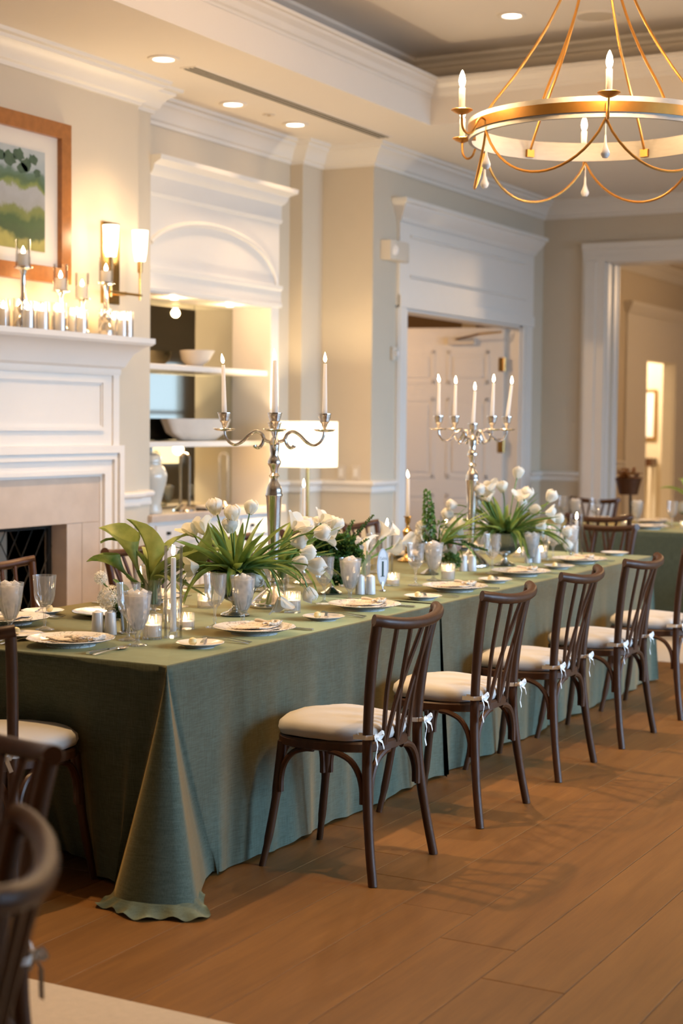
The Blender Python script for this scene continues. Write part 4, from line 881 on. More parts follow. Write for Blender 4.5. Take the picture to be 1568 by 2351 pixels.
def setting(cx, cy, rz, where, wine=(0.07,0.23), water=(0.23,0.20), bread=(-0.41,-0.03), full=True, spn=False):
    c, s_ = math.cos(rz), math.sin(rz); W_ = lambda x, y: (cx+c*x-s_*y, cy+s_*x+c*y); z = on(cy)
    one('dinner_plate', plate_me, 'white floral dinner plate %s' % where, 'plate', (cx,cy,z), rz+0.3, 'floral dinner plates')
    one('napkin', nap_me, 'floral printed napkin folded on the plate %s' % where, 'napkin', (cx,cy,z-0.001), rz+rad(8)+random.uniform(-.15,.15), 'floral napkins')
    p = W_(*bread); one('bread_plate', bread_me, 'small white scalloped bread plate %s' % where, 'plate', (*p,z), random.uniform(0,1), 'bread plates')
    q = W_(bread[0]-0.028, bread[1]+0.012); one('butter_ball', butter_me, 'pale butter ball on the bread plate %s' % where, 'butter', (*q,z+0.0085), 0, 'butter balls')
    q = W_(bread[0]+0.03, bread[1]+0.005); o = one('butter_knife', bknife_me, 'silver butter knife on the bread plate %s' % where, 'knife', (*q,z+0.0175), rz+rad(-62), 'butter knives')
    for k, dx in enumerate((-0.215,-0.250)):
        q = W_(dx, -0.02-0.012*k); one('fork', fork_me, 'silver fork beside the plate %s' % where, 'fork', (*q,z), rz+rad(-3*k), 'silver forks')
    q = W_(0.185,-0.03); one('table_knife', knife_me, 'silver table knife beside the plate %s' % where, 'knife', (*q,z), rz, 'silver table knives')
    if spn: q = W_(0.215,-0.05); one('soup_spoon', spoon_me, 'silver spoon beside the plate %s' % where, 'spoon', (*q,z), rz, 'silver spoons')
    q = W_(*wine); goblet_wine(*q, 'cut crystal wine goblet %s' % where)
    q = W_(*water); goblet_water(*q, 'cut goblet of iced water %s' % where)
for i, (x, y) in enumerate(((-3.092,5.026),(-3.10,5.925),(-3.075,6.79),(-3.105,7.68),(-3.11,8.577))):
    setting(x, y, rad(90), 'before the %s open-side chair' % ORD[i], wine=((0.06,0.215),(0.095,0.25),(0.12,0.265),(0.02,0.17),(0.10,0.2))[i], water=((0.205,0.18),(0.26,0.21),(0.40,0.30),(0.44,0.12),(0.20,0.13))[i])
for i, y in enumerate((4.76, 5.66, 6.56, 7.46, 8.32, 9.08)):
    setting(-4.04, y, rad(-90), 'on the fireplace side, %s along' % (ORD+['sixth'])[i], bread=(-0.30,-0.08))
setting(-3.468, 4.413, 0, 'at the table head', wine=(0.09,0.215), water=(0.195,0.125), bread=(-0.27,0.05), spn=True)
one('bread_plate', bread_me, 'small white scalloped bread plate at the door end of the table', 'plate', (-3.12,9.22,on(9)), 0.4, 'bread plates')
# silver tray, salt and pepper, julep cups
def beaded(a, z): return 1+0.012*math.cos(36*a)
o = thing('silver_tray', 'round silver tray with beaded rim on the cloth beside the shakers', 'tray', (-3.85,5.15,T0))
MB().lathe([(0.001,0.004),(0.10,0.004),(0.13,0.014),(0.150,0.020),(0.152,0.024),(0.148,0.026),(0.10,0.010),(0.001,0.009)], 72, fn=lambda a, z: beaded(a, z) if z > 0.018 else 1).build('dish', M['silver'], o)
r_ = MB().lathe([(0.085,0.0),(0.090,0.0),(0.090,0.005),(0.085,0.005),(0.085,0.0)], 40); r_.f = r_.f[:-2]; r_.build('foot_ring', M['silver'], o)
sh_me = MB().lathe([(0.001,0.0),(0.024,0.0),(0.0235,0.004),(0.0205,0.075),(0.019,0.082),(0.012,0.086),(0.001,0.087)], 28).mesh('body', M['porcelain'])
cap_me = MB().lathe([(0.001,0.0855),(0.011,0.0855),(0.009,0.089),(0.001,0.090)], 16).mesh('holed_cap', M['porcelain'])
for i, (x, y) in enumerate(((-3.565,4.69),(-3.385,6.42),(-3.46,7.74),(-3.36,8.42))):
    wh = ['beside the silver tray', 'beside the table number', 'beside the pale pink hyacinth', 'behind the tulip bowl by the open door'][i]
    for k in range(2):
        o = thing('salt_shaker', 'white porcelain shaker of the pair %s' % wh, 'shaker', (x+0.040*k,y+0.024*k+0.004,on(y)), 0, 'porcelain shakers'); link('body', sh_me, o); link('holed_cap', cap_me, o)
julep_me = MB().lathe([(0.001,0.0),(0.034,0.0),(0.034,0.006),(0.028,0.009),(0.029,0.012),(0.039,0.092),(0.0405,0.096),(0.038,0.096),(0.028,0.014),(0.001,0.014)], 32).mesh('julep_cup', M['silver'])
# ------------------------------------------------------------------ candles and holders
flame_me = MB().lathe([(0.0005,0.0),(0.0045,0.003),(0.0072,0.011),(0.0062,0.022),(0.0028,0.034),(0.0005,0.042)], 12).mesh('flame', M['flame'])
wick_me = MB().tube([(0,0,-0.004),(0.0006,0,0.007)], 0.0009, 5).mesh('wick', M['wick'])
def taper(loc, h, r0, r1, label, lean=(0,0), group='lit taper candles'):
    o = thing('taper_candle', label, 'candle', loc, 0, group); o.rotation_euler = (lean[0], lean[1], 0)
    MB().lathe([(0.001,0),(r0,0),(r1,h-0.004),(r1*0.8,h),(0.001,h-0.002)], 16).build('wax', M['wax'], o)
    link('wick', wick_me, o, (0,0,h)); link('flame', flame_me, o, (0,0,h+0.006), (rad(random.uniform(-6,6)),rad(random.uniform(-8,4)),0))
    return o
def cyl_glass(b, r, h, t=0.0016, n=32, fn=None, base=0.004):
    b.lathe([(0.001,0.0),(r,0.0),(r,h),(r-t,h),(r-t,base),(0.001,base)], n, fn=fn); return b
def hurricane(x, y, h, r, label, ch_=0.24, z=None):
    z = on(y) if z is None else z
    o = thing('glass_hurricane', label, 'candle holder', (x,y,z), 0, 'glass hurricanes'); cyl_glass(MB(), r, h).build('glass_cylinder', M['glass'], o); MB().lathe([(0.001,0.0045),(0.016,0.0045),(0.017,0.02),(0.013,0.022),(0.001,0.022)], 16).build('candle_cup', M['crystal'], o)
    return taper((x,y,z+0.0225), ch_, 0.0115, 0.0095, 'white taper burning inside the %s' % label)
votive_g = cyl_glass(MB(), 0.0345, 0.088, 0.0025, 40, lambda a, z: 1+0.018*math.cos(20*a), 0.010).mesh('ribbed_glass', M['crystal'], ang=15)
votive_w = MB().lathe([(0.001,0.0105),(0.0305,0.0105),(0.0305,0.052),(0.001,0.050)], 24).mesh('wax', M['wax'])
low_g = cyl_glass(MB(), 0.036, 0.060, 0.0025, 40, lambda a, z: 1+0.012*math.cos(20*a), 0.010).mesh('ribbed_glass', M['crystal'], ang=15)
low_w = MB().lathe([(0.001,0.0105),(0.032,0.0105),(0.032,0.030),(0.001,0.028)], 24).mesh('wax', M['wax'])
def votive(x, y, label, low=False, z=None):
    o = thing('votive_candle', label, 'candle', (x,y,on(y) if z is None else z), random.uniform(0,3), 'glass votives')
    link('ribbed_glass', low_g if low else votive_g, o); link('wax', low_w if low else votive_w, o)
    link('flame', flame_me, o, (0,0,0.030 if low else 0.052)).scale = (1.1,1.1,0.7); return o
hurricane(-3.285,4.775,0.335,0.034,'hurricane beside the ribbed votives', 0.27)
hurricane(-3.965,5.53,0.335,0.034,'hurricane behind the green calla leaves', 0.10)
hurricane(-3.25,8.90,0.26,0.040,'hurricane at the door end of the table', 0.20)
hurricane(-3.73,8.10,0.27,0.034,'hurricane behind the five-candle candelabra', 0.20)
hurricane(-3.72,7.35,0.27,0.034,'hurricane behind the calla lilies', 0.22)
for i, (x, y, lo) in enumerate(((-3.325,4.70,0),(-3.385,5.0,1),(-3.305,5.67,0),(-3.435,6.85,1),(-3.30,7.20,0),(-3.36,8.62,0),(-3.55,5.15,0),(-3.60,6.70,1),(-3.70,5.62,1),(-3.55,8.75,1),(-3.75,7.05,1))):
    votive(x, y, ['ribbed votive burning beside the julep cup', 'low votive burning between the hurricane and the tulip bowl', 'ribbed votive burning beside the candelabra foot', 'low votive burning behind the table number', 'ribbed votive burning beneath the pink hyacinth', 'ribbed votive burning before the door-end hurricane', 'ribbed votive burning behind the green vase', 'low votive burning before the calla vase', 'low votive burning behind the four-candle candelabra', 'low votive burning beside the door-end julep cup', 'low votive burning behind the calla vase'][i], lo)
# brass candlestick and silver candlestick with tall tapers
stick = [(0.001,0.0),(0.055,0.0),(0.056,0.008),(0.040,0.018),(0.020,0.030),(0.013,0.045),(0.018,0.060),(0.012,0.075),(0.016,0.12),(0.026,0.155),(0.031,0.172),(0.022,0.182),(0.011,0.195),(0.010,0.215),(0.016,0.225),(0.017,0.250),(0.024,0.254),(0.024,0.258),(0.012,0.258),(0.012,0.245),(0.001,0.245)]
o = one('brass_candlestick', MB().lathe(stick, 28).mesh('brass_candlestick', M['brass']), 'turned brass candlestick behind the calla lilies', 'candlestick', (-3.962,8.088,on(8)))
taper((-3.962,8.088,on(8)+0.246), 0.225, 0.0115, 0.0085, 'white taper burning in the brass candlestick')
o = one('silver_candlestick', MB().lathe([(r*0.9, z*0.8) for r, z in stick], 28).mesh('silver_candlestick', M['silver']), 'turned silver candlestick behind the loose tulips', 'candlestick', (-3.84,6.69,on(7)))
taper((-3.84,6.69,on(7)+0.197), 0.265, 0.0105, 0.008, 'white taper burning in the silver candlestick')
# five-light candelabra
cup_p = [(0.001,-0.052),(0.010,-0.050),(0.006,-0.042),(0.0085,-0.036),(0.012,-0.030),(0.0125,-0.024),(0.019,-0.016),(0.021,-0.012),(0.021,-0.006),(0.025,0.004),(0.027,0.016),(0.030,0.018),(0.0300,0.021),(0.013,0.021),(0.013,-0.004),(0.001,-0.004)]
pan_p = [(0.001,-0.058),(0.012,-0.058),(0.036,-0.055),(0.046,-0.049),(0.0475,-0.048),(0.046,-0.046),(0.012,-0.051),(0.001,-0.051)]
def candelabra(x, y, rz, label, tl, leans, centre):
    z = on(y); o = thing('candelabra', label, 'candelabra', (x,y,z), rz)
    MB().lathe([(0.001,0),(0.100,0.0),(0.102,0.012),(0.098,0.020),(0.088,0.024),(0.080,0.036),(0.055,0.060),(0.030,0.078),(0.018,0.092),(0.014,0.105),(0.001,0.105)], 48, fn=lambda a, zz: 1+(0.02*math.cos(16*a) if 0.02 < zz < 0.08 else 0)).build('base', M['silver'], o)
    MB().lathe([(0.001,0.10),(0.013,0.105),(0.017,0.112),(0.012,0.122),(0.016,0.14),(0.021,0.22),(0.027,0.34),(0.0335,0.468),(0.037,0.475),(0.037,0.481),(0.034,0.487),(0.0335,0.500),(0.027,0.520),(0.017,0.535),(0.014,0.548),(0.024,0.560),(0.014,0.572),(0.017,0.592),(0.027,0.608),(0.029,0.620),(0.022,0.634),(0.016,0.648),(0.020,0.670),(0.021,0.690),(0.016,0.694),(0.001,0.694)], 32).build('stem', M['silver'], o)
    MB().lathe([(0.001,0.690),(0.020,0.690),(0.024,0.700),(0.018,0.712),(0.012,0.722),(0.001,0.722)], 20).lathe([(r, zz+0.765) for r, zz in cup_p], 24).build('centre_cup', M['silver'], o)
    if centre: tp = Vector((x,y,z+0.763)); taper(tp, tl[4], 0.0118, 0.0075, 'white taper in the centre cup of the five-candle candelabra', leans[4])
    for k in range(4):
        a = k*PI/2; ca, sa = math.cos(a), math.sin(a); P = lambda r, zz: (r*ca, r*sa, zz)
        am = MB().tube(cat_spline([P(0.014,0.703),P(0.040,0.712),P(0.055,0.738),P(0.080,0.748),P(0.108,0.732),P(0.135,0.705),P(0.165,0.690),P(0.192,0.702),P(0.208,0.728),P(0.2115,0.752)], 4), [0.0075]*8+[0.0072]*14+[0.006]*15, 8).tube(cat_spline([P(0.045,0.716),P(0.052,0.695),P(0.065,0.680),P(0.080,0.682),P(0.083,0.690)], 4), [0.007]*13+[0.009]*4, 8).build('arm', M['silver'], o)
        Mx = Matrix.Translation(P(0.2125,0.805))
        MB().lathe(pan_p, 28, M=Mx).build('drip_pan', M['silver'], am); MB().lathe(cup_p, 24, M=Mx).build('candle_cup', M['silver'], am)
        wx = x+0.2125*math.cos(rz+a); wy = y+0.2125*math.sin(rz+a)
        taper((wx,wy,z+0.802), tl[k], 0.0118, 0.0075, 'white taper on the %s arm of the %s' % (['first','second','third','fourth'][k], 'four-candle candelabra' if y < 7 else 'five-candle candelabra'), leans[k])
    return o
va = math.atan2(0.477,0.879)
candelabra(-3.475,5.80, va+rad(3), 'tall silver candelabra with four tapers beside the drooping tulips', [0.235,0.245,0.225,0.24,0], [(0,0),(0.05,0.03),(0.02,-0.02),(-0.03,-0.03),(0,0)], False)
candelabra(-3.525,7.99, va+rad(24), 'tall silver candelabra with five tapers before the open door', [0.20,0.20,0.20,0.20,0.20], [(0.0,0.13),(0.0,0.02),(0.02,0.02),(0,0.03),(0.02,0.06)], True)
# table number in a small silver stand
o = thing('table_number', 'oval white table number card reading Table 1 in a silver stand', 'sign', (-3.365,6.609,on(6.6)), math.atan2(3.365,6.609)+rad(28))
n = 48; ov = lambda a_, b_, y_: [(a_*math.cos(2*PI*k/n), y_, 0.112+b_*math.sin(2*PI*k/n)) for k in range(n)]
b = MB(); b.add(ov(0.030,0.086,-0.0008)+ov(0.030,0.086,0.0008), [tuple(range(n)), tuple(range(2*n-1,n-1,-1))]+[(k,(k+1)%n,n+(k+1)%n,n+k) for k in range(n)]); cd_ = b.build('card', M['card'], o, smooth=False)
for (a_, b_) in ((0.0285,0.0845),(0.0258,0.0815)):
    i_ = ov(a_,b_,-0.0011); j_ = ov(a_-0.0012,b_-0.0012,-0.0011); MB().add(i_+j_, [(k,(k+1)%n,n+(k+1)%n,n+k) for k in range(n)]).build('border_line', M['blueink'], cd_, smooth=False)
def text(body, size, loc, mat_, parent, shear=0.0):
    c_ = bpy.data.curves.new('lettering', 'FONT'); c_.body = body; c_.size = size; c_.align_x = 'CENTER'; c_.extrude = 0.0002; c_.shear = shear
    t_ = bpy.data.objects.new('lettering', c_); C.objects.link(t_); t_.parent = parent; t_.location = loc; t_.rotation_euler = (PI/2,0,0); c_.materials.append(mat_)
    me = bpy.data.meshes.new_from_object(t_); bpy.data.objects.remove(t_)
    return link('lettering', me, parent, loc, (PI/2,0,0))
text('Table', 0.020, (0,-0.0013,0.145), M['greyink'], cd_, 0.35)
t1 = text('1', 0.105, (0,-0.0013,0.066), M['ink'], cd_)
MB().box((-0.011,-0.0015,0.066),(0.011,-0.0010,0.069)).build('numeral_foot', M['ink'], cd_, smooth=False)
MB().lathe([(0.001,0),(0.016,0.0),(0.015,0.004),(0.005,0.007),(0.004,0.025),(0.001,0.026)], 18).box((-0.006,-0.004,0.020),(0.006,0.004,0.042)).build('stand', M['silver'], o)
# candles on the mantel
mz = 2.051
def pillar(x, y, h, label, r=0.030, g=0.10):
    o = thing('pillar_candle', label, 'candle', (x,y,mz), 0, 'pillar candles on the mantel')
    cyl_glass(MB(), r+0.010, g, 0.0016, 24).build('glass_cylinder', M['glass'], o); MB().lathe([(0.001,0.0045),(r,0.0045),(r,h),(0.001,h-0.003)], 20).build('wax', M['wax'], o)
    link('flame', flame_me, o, (0,0,h+0.002)).scale = (1.5,1.5,1.0); return o
kk = 0
for (x, y, h) in ((-5.86,6.86,0.11),(-5.72,6.90,0.10),(-5.88,7.02,0.13),(-5.74,7.05,0.105),(-5.87,7.15,0.12),(-5.73,7.19,0.11),(-5.88,7.36,0.13),(-5.74,7.40,0.09),(-5.86,7.48,0.11),(-5.90,7.58,0.12),(-5.72,7.76,0.10),(-5.86,7.78,0.12),(-5.75,7.86,0.105),(-5.88,7.90,0.115)):
    pillar(x, y, h, 'short white pillar candle in a glass cylinder on the mantel shelf', 0.028, h+0.05); kk += 1
for i, (x, y, h) in enumerate(((-5.79,6.945,0.345),(-5.80,7.285,0.24),(-5.89,7.60,0.22),(-5.775,7.68,0.315))):
    wh = ['tallest, under the painting', 'under the frame corner', 'short, behind the tall one by the sconce', 'tall, under the sconce'][i]
    o = thing('mantel_candlestick', 'silver pillar candlestick on the mantel, %s' % wh, 'candlestick', (x,y,mz), 0, 'mantel candlesticks')
    f_ = h/0.30
    MB().lathe([(r*(1.0 if r > 0.04 else 1.45), z*f_) for r, z in [(0.001,0),(0.045,0.0),(0.046,0.008),(0.034,0.03),(0.014,0.075),(0.022,0.09),(0.024,0.105),(0.012,0.125),(0.015,0.145),(0.010,0.16),(0.009,0.26),(0.016,0.285),(0.050,0.292),(0.052,0.30),(0.001,0.30)]], 24).build('stick', M['silver'], o)
    c_ = thing('pillar_candle', 'white pillar candle on the mantel candlestick, %s' % wh, 'candle', (x,y,mz+h+0.0005), 0, 'candles on the mantel candlesticks')
    cyl_glass(MB(), 0.042, 0.15, 0.0016, 28).build('glass_cylinder', M['glass'], c_); MB().lathe([(0.001,0.0045),(0.033,0.0045),(0.033,0.07),(0.001,0.067)], 20).build('wax', M['wax'], c_); link('flame', flame_me, c_, (0,0,0.071)).scale = (1.5,1.5,1.0)
for y in (7.0, 7.4, 7.8): lamp('mantel_candle_light', 'POINT', (-5.80,y,2.24), 1.6, (1,0.62,0.28), shadow_soft_size=0.06)
# place settings of the crosswise table, seen small
for i, (x, y) in enumerate(((-4.41,12.50),(-3.72,11.78),(-3.05,11.80),(-3.9,12.45))):
    one('dinner_plate', plate_me, 'white floral dinner plate on the crosswise table, %s along' % ORD[i], 'plate', (x,y,T0), 0.2*i, 'plates on the crosswise table')
    one('napkin', nap_me, 'floral napkin on the crosswise table, %s along' % ORD[i], 'napkin', (x,y,T0-0.001), 0.4*i, 'napkins on the crosswise table')
for i, (x, y) in enumerate(((-4.62,12.30),(-4.45,12.15),(-4.25,12.05),(-3.95,12.20),(-3.62,12.05),(-3.35,12.2))):
    (goblet_water if i % 2 else goblet_wine)(x, y, '%s on the crosswise table' % ('iced water goblet' if i % 2 else 'crystal wine goblet'), T0)
for i, (x, y) in enumerate(((-4.02,12.12),(-4.12,12.42),(-3.50,11.98),(-3.15,12.25))): votive(x, y, 'low votive burning on the crosswise table', True, T0)
# ------------------------------------------------------------------ flowers
frnd = random.Random(21); CAMP = Vector((0,0,1.55))
def jit(p, a): return CAMP+(Vector(p)-CAMP)*(1+frnd.uniform(-a, a))
def petal_me(h, Rm, phi, opened, mat_):
    def f(u, v):
        q = (u-0.5)*2; r = Rm*(0.22+0.95*math.sin(PI*(0.06+0.62*v))) if not opened else Rm*(0.20+1.35*v**0.9)
        if not opened and v > 0.7: r *= 1-0.55*((v-0.7)/0.3)**1.6
        wprof = math.sin(PI*min(1, 0.10+0.86*v))**0.62 if v < 0.97 else 0.30
        a = q*phi*wprof; z = h*v-(0.004*q*q)+ (0 if not opened else -0.35*h*v*v*0.6)
        r2 = r*(1+0.05*q*q)
        return (r2*math.cos(a), r2*math.sin(a), z)
    return MB().grid(6, 8, f).mesh('petal', mat_, ang=180)
P_closed = petal_me(0.067, 0.0285, 0.98, False, M['petal']); P_open = petal_me(0.070, 0.035, 0.80, True, M['petal'])
core_me = MB().lathe([(0.001,-0.004),(0.004,-0.002),(0.0065,0.004),(0.004,0.010),(0.0025,0.024),(0.001,0.026)], 10).mesh('tulip', M['stem'])
core_y = MB().lathe([(0.001,-0.004),(0.005,0.0),(0.007,0.006),(0.009,0.020),(0.006,0.028),(0.001,0.026)], 10).mesh('tulip', M['stamen'])
def tulip(parent, base, tgt, rim, opened=None, off=Vector((0,0,0))):
    base = Vector(base); tgt = Vector(tgt); o2 = Vector((tgt.x-base.x, tgt.y-base.y, 0)); L_ = o2.length; od = o2.normalized() if L_ > 1e-4 else Vector((1,0,0))
    s0 = Vector((base.x, base.y, rim-0.05))+od*0.02
    high = tgt.z > rim+0.10+0.25*L_
    if high: p1 = s0+Vector((0,0,0.10)); p2 = tgt-(od*0.35+Vector((0,0,1))).normalized()*0.09
    elif tgt.z > rim-0.02: p1 = s0+Vector((0,0,0.12))+od*0.06; p2 = tgt-od*0.07+Vector((0,0,0.01))
    else: p1 = s0+Vector((0,0,0.16))+od*0.10; p2 = tgt+Vector((0,0,0.11))-od*0.02
    pts = bez(s0, p1, p2, tgt, 12)
    MB().tube(pts, 0.0034, 6).build('stem', M['stem'], parent)
    d_ = (pts[-1]-pts[-3]).normalized(); q = d_.to_track_quat('Z', 'Y'); op = frnd.random() < 0.25 if opened is None else opened
    h = link('tulip', core_y if op else core_me, parent, tgt, q); s_ = frnd.uniform(0.9, 1.12); h.scale = (s_, s_, s_)
    r0 = frnd.uniform(0, 6)
    for k in range(6):
        pt = link('petal', P_open if op else P_closed, h, (0,0,0), (0,0,r0+k*PI/3)); f_ = 0.93 if k % 2 else 1.0; pt.scale = (f_, f_, f_*frnd.uniform(0.94,1.05))
    return h
def leaf(parent, pts4, w_, mat_, fold=0.35, name='leaf', roll=0.0, wave=0.0):
    P = bez(*pts4, 12); n = len(P); vs = []; ph = frnd.uniform(0, 6)
    for i, p in enumerate(P):
        t = i/(n-1); tan = (P[min(i+1,n-1)]-P[max(i-1,0)]).normalized()
        side = tan.cross(Vector((0,0,1))); side = side.normalized() if side.length > 1e-3 else Vector((1,0,0))
        up = side.cross(tan).normalized(); a = roll*t; s2 = side*math.cos(a)+up*math.sin(a); u2 = up*math.cos(a)-side*math.sin(a)
        w2 = w_*(math.sin(PI*min(1.0, 0.10+0.90*t**0.85))**0.8 if t < 0.999 else 0.02)+0.0006
        wv = wave*math.sin(9*t+ph)
        vs += [p-s2*w2+u2*(w2*fold+wv), p-s2*w2*0.5+u2*w2*fold*0.35, p, p+s2*w2*0.5+u2*w2*fold*0.35, p+s2*w2+u2*(w2*fold-wv)]
    fs = [(5*i+k,5*i+k+1,5*i+6+k,5*i+5+k) for i in range(n-1) for k in range(4)]
    return MB().add(vs, fs).build(name, mat_, parent, ang=180)
def spray(parent, c, rim, n, reach, mat_, w_=(0.011,0.021), up=(0.08,0.24), droop=0.3, az=None):
    c = Vector(c)
    for k in range(n):
        a = (2*PI*k/n+frnd.uniform(-.3,.3)) if az is None else frnd.uniform(*az); d_ = Vector((math.cos(a), math.sin(a), 0)); R_ = frnd.uniform(*reach); H_ = frnd.uniform(*up)
        s0 = Vector((c.x, c.y, rim-0.04))+d_*0.03
        if frnd.random() < droop: p2 = s0+d_*R_*0.75+Vector((0,0,0.09)); p3 = s0+d_*R_+Vector((0,0,frnd.uniform(-0.10,0.0)))
        else: p2 = s0+d_*R_*0.55+Vector((0,0,H_*0.8)); p3 = s0+d_*R_+Vector((0,0,H_))
        leaf(parent, (s0, s0+Vector((0,0,0.09))+d_*0.02, p2, p3), frnd.uniform(*w_), mat_, 0.45, roll=frnd.uniform(-.8,.8))
def bouquet(name, label, c, heads, rim, jitter=0.015, opens=(), leaves=24, reach=(0.12,0.26), az=None, droop=0.3, up=(0.06,0.22), cat='flowers'):
    o = thing(name, label, cat, (0,0,0)); o.location = (c[0], c[1], rim-0.06); inv = Vector(o.location)
    for i, h in enumerate(heads):
        t = jit(h, jitter)-inv; tulip(o, Vector((0,0,0)), t, 0.06, True if i in opens else None)
    spray(o, (0,0,0), 0.06, leaves, reach, M['leaf'], az=az, droop=droop, up=up)
    return o
def fluted(a, z): return 1+0.022*math.cos(28*a)*(1 if 0.07 < z < 0.17 else 0)
bowl_me = MB().lathe([(0.001,0.0),(0.058,0.0),(0.060,0.006),(0.052,0.012),(0.030,0.020),(0.013,0.034),(0.012,0.050),(0.020,0.058),(0.040,0.066),(0.075,0.092),(0.094,0.130),(0.100,0.165),(0.106,0.178),(0.109,0.183),(0.104,0.186),(0.096,0.165),(0.088,0.130),(0.068,0.095),(0.001,0.075)], 84, fn=fluted).mesh('silver_bowl', M['silver'], ang=50)
one('silver_bowl', bowl_me, 'fluted silver footed bowl before the four-candle candelabra', 'bowl', (-3.445,5.45,T0))
b1 = [(-3.519,5.424,1.175),(-3.461,5.454,1.149),(-3.403,5.487,1.177),(-3.467,5.448,1.102),(-3.595,5.377,1.086),(-3.56,5.397,1.095),(-3.579,5.378,0.963),(-3.218,5.583,1.108),(-3.245,5.569,1.117),(-3.215,5.579,1.023),(-3.242,5.562,0.984),(-3.186,5.592,0.972),(-3.392,5.477,0.929),(-3.281,5.53,0.84),(-3.187,5.585,0.880),(-3.168,5.61,1.10),(-3.251,5.563,1.067)]
bouquet('tulip_bouquet', 'white tulips drooping from the silver bowl before the four-candle candelabra', (-3.445,5.45), b1, T0+0.175, 0.012, (6,13), 74, (0.13,0.36), None, 0.32, (0.04,0.26))
one('silver_bowl', bowl_me, 'fluted silver footed bowl before the five-candle candelabra', 'bowl', (-3.40,8.17,on(8)))
b2 = [(-3.336,8.174,1.254),(-3.506,8.076,1.163),(-3.458,8.103,1.18),(-3.401,8.134,1.176),(-3.469,8.094,1.127),(-3.325,8.172,1.129),(-3.294,8.19,1.141),(-3.317,8.174,1.093),(-3.27,8.198,1.077),(-3.181,8.25,1.13),(-3.19,8.241,1.063),(-3.235,8.212,0.986),(-3.153,8.26,1.035),(-3.108,8.279,0.963),(-3.089,8.286,0.915),(-3.624,8.008,1.102),(-3.639,7.997,1.053),(-3.514,8.068,1.103)]
bouquet('tulip_bouquet', 'white tulips fanning from the silver bowl before the five-candle candelabra', (-3.40,8.17), b2, on(8)+0.175, 0.010, (4,11), 64, (0.12,0.34), None, 0.28, (0.06,0.27))
# loose tulips in a low vase behind the near bowl
one('glass_vase', MB().lathe([(0.001,0.0),(0.04,0.0),(0.042,0.004),(0.042,0.11),(0.048,0.14),(0.046,0.14),(0.0395,0.11),(0.0395,0.008),(0.001,0.008)], 28).mesh('glass_vase', M['glass']), 'plain glass vase holding the loose tulips', 'vase', (-3.62,6.08,T0))
bouquet('tulip_bouquet', 'loose white tulips in a glass vase beside the dark curly greens', (-3.62,6.08), [(-3.476,6.214,1.102),(-3.46,6.218,1.033),(-3.427,6.239,1.073),(-3.538,6.177,1.07),(-3.568,6.153,1.02),(-3.50,6.20,1.06)], T0+0.135, 0.008, (1,3), 30, (0.14,0.30), (-0.6,1.9), 0.2, (0.10,0.26))
# calla lilies
def spathe(h, r, tip, mat_, name='spathe'):
    def f(u, v):
        a = (u*1.06)*2*PI; rr = 0.12*r+r*0.88*v**1.7; z = h*v*(0.74+0.26*math.cos(a-PI*1.06)) ; z = h*v*(0.72+0.28*math.cos(a))
        out = tip*v**3*(max(0, math.cos(a))**2); wv = 0.06*r*math.sin(5*a)*v**2
        return ((rr+out+wv)*math.cos(a), (rr+wv)*math.sin(a), z-0.5*out*v)
    return MB().grid(22, 9, f).mesh(name, mat_, ang=180)
sp_w = spathe(0.095, 0.034, 0.030, M['calla']); sp_g = spathe(0.270, 0.064, 0.055, M['lime'])
spad = MB().tube([(0,0,0.01),(0.002,0,0.035),(0.004,0,0.055)], [0.004,0.0045,0.003], 8).mesh('spadix', M['stamen'])
def calla(parent, s0, tgt, d_, me, spin, scale=1.0, stem_r=0.004, sp=True):
    s0, tgt, d_ = Vector(s0), Vector(tgt), Vector(d_).normalized()
    MB().tube(bez(s0, s0+Vector((0,0,0.08)), tgt-d_*0.10, tgt, 12), stem_r, 7).build('stem', M['stem'], parent)
    h = link('spathe', me, parent, tgt, d_.to_track_quat('Z','X') @ Quaternion((0,0,1), spin)); h.scale = (scale,)*3
    if sp: link('spadix', spad, h)
    return h
foot_vase = MB().lathe([(0.001,0.0),(0.040,0.0),(0.040,0.003),(0.015,0.010),(0.010,0.020),(0.012,0.030),(0.032,0.040),(0.037,0.060),(0.037,0.125),(0.042,0.145),(0.040,0.145),(0.0345,0.125),(0.0345,0.062),(0.028,0.044),(0.001,0.040)], 28, fn=lambda a, z: 1+(0.015*math.cos(14*a) if 0.04 < z < 0.12 else 0)).mesh('footed_vase', M['crystal'], ang=20)
one('footed_vase', foot_vase, 'footed glass vase holding the white calla lilies', 'vase', (-3.58,6.82,on(7)))
o = thing('calla_bouquet', 'white calla lilies leaning from the footed vase by the table number', 'flowers', (-3.58,6.82,on(7)+0.05))
for (t, d_, sp_) in (((0.03,0.11,0.16),(0.35,0.35,0.8),0.3),((0.05,0.15,0.10),(0.65,0.65,0.3),0.6),((0.09,0.20,0.135),(0.6,0.7,0.35),1.0),((0.06,0.13,0.175),(0.5,0.45,0.6),5.0),((0.0,0.04,0.11),(-0.1,0.2,1),2.0)): calla(o, (0,0,0.0), t, d_, sp_w, sp_)
for k in range(4): MB().tube([(0.012*math.cos(k*1.6),0.012*math.sin(k*1.6),-0.005),(0.008*math.cos(k*1.6+.5),0.008*math.sin(k*1.6),0.09)], 0.004, 6).build('stem', M['stem'], o)
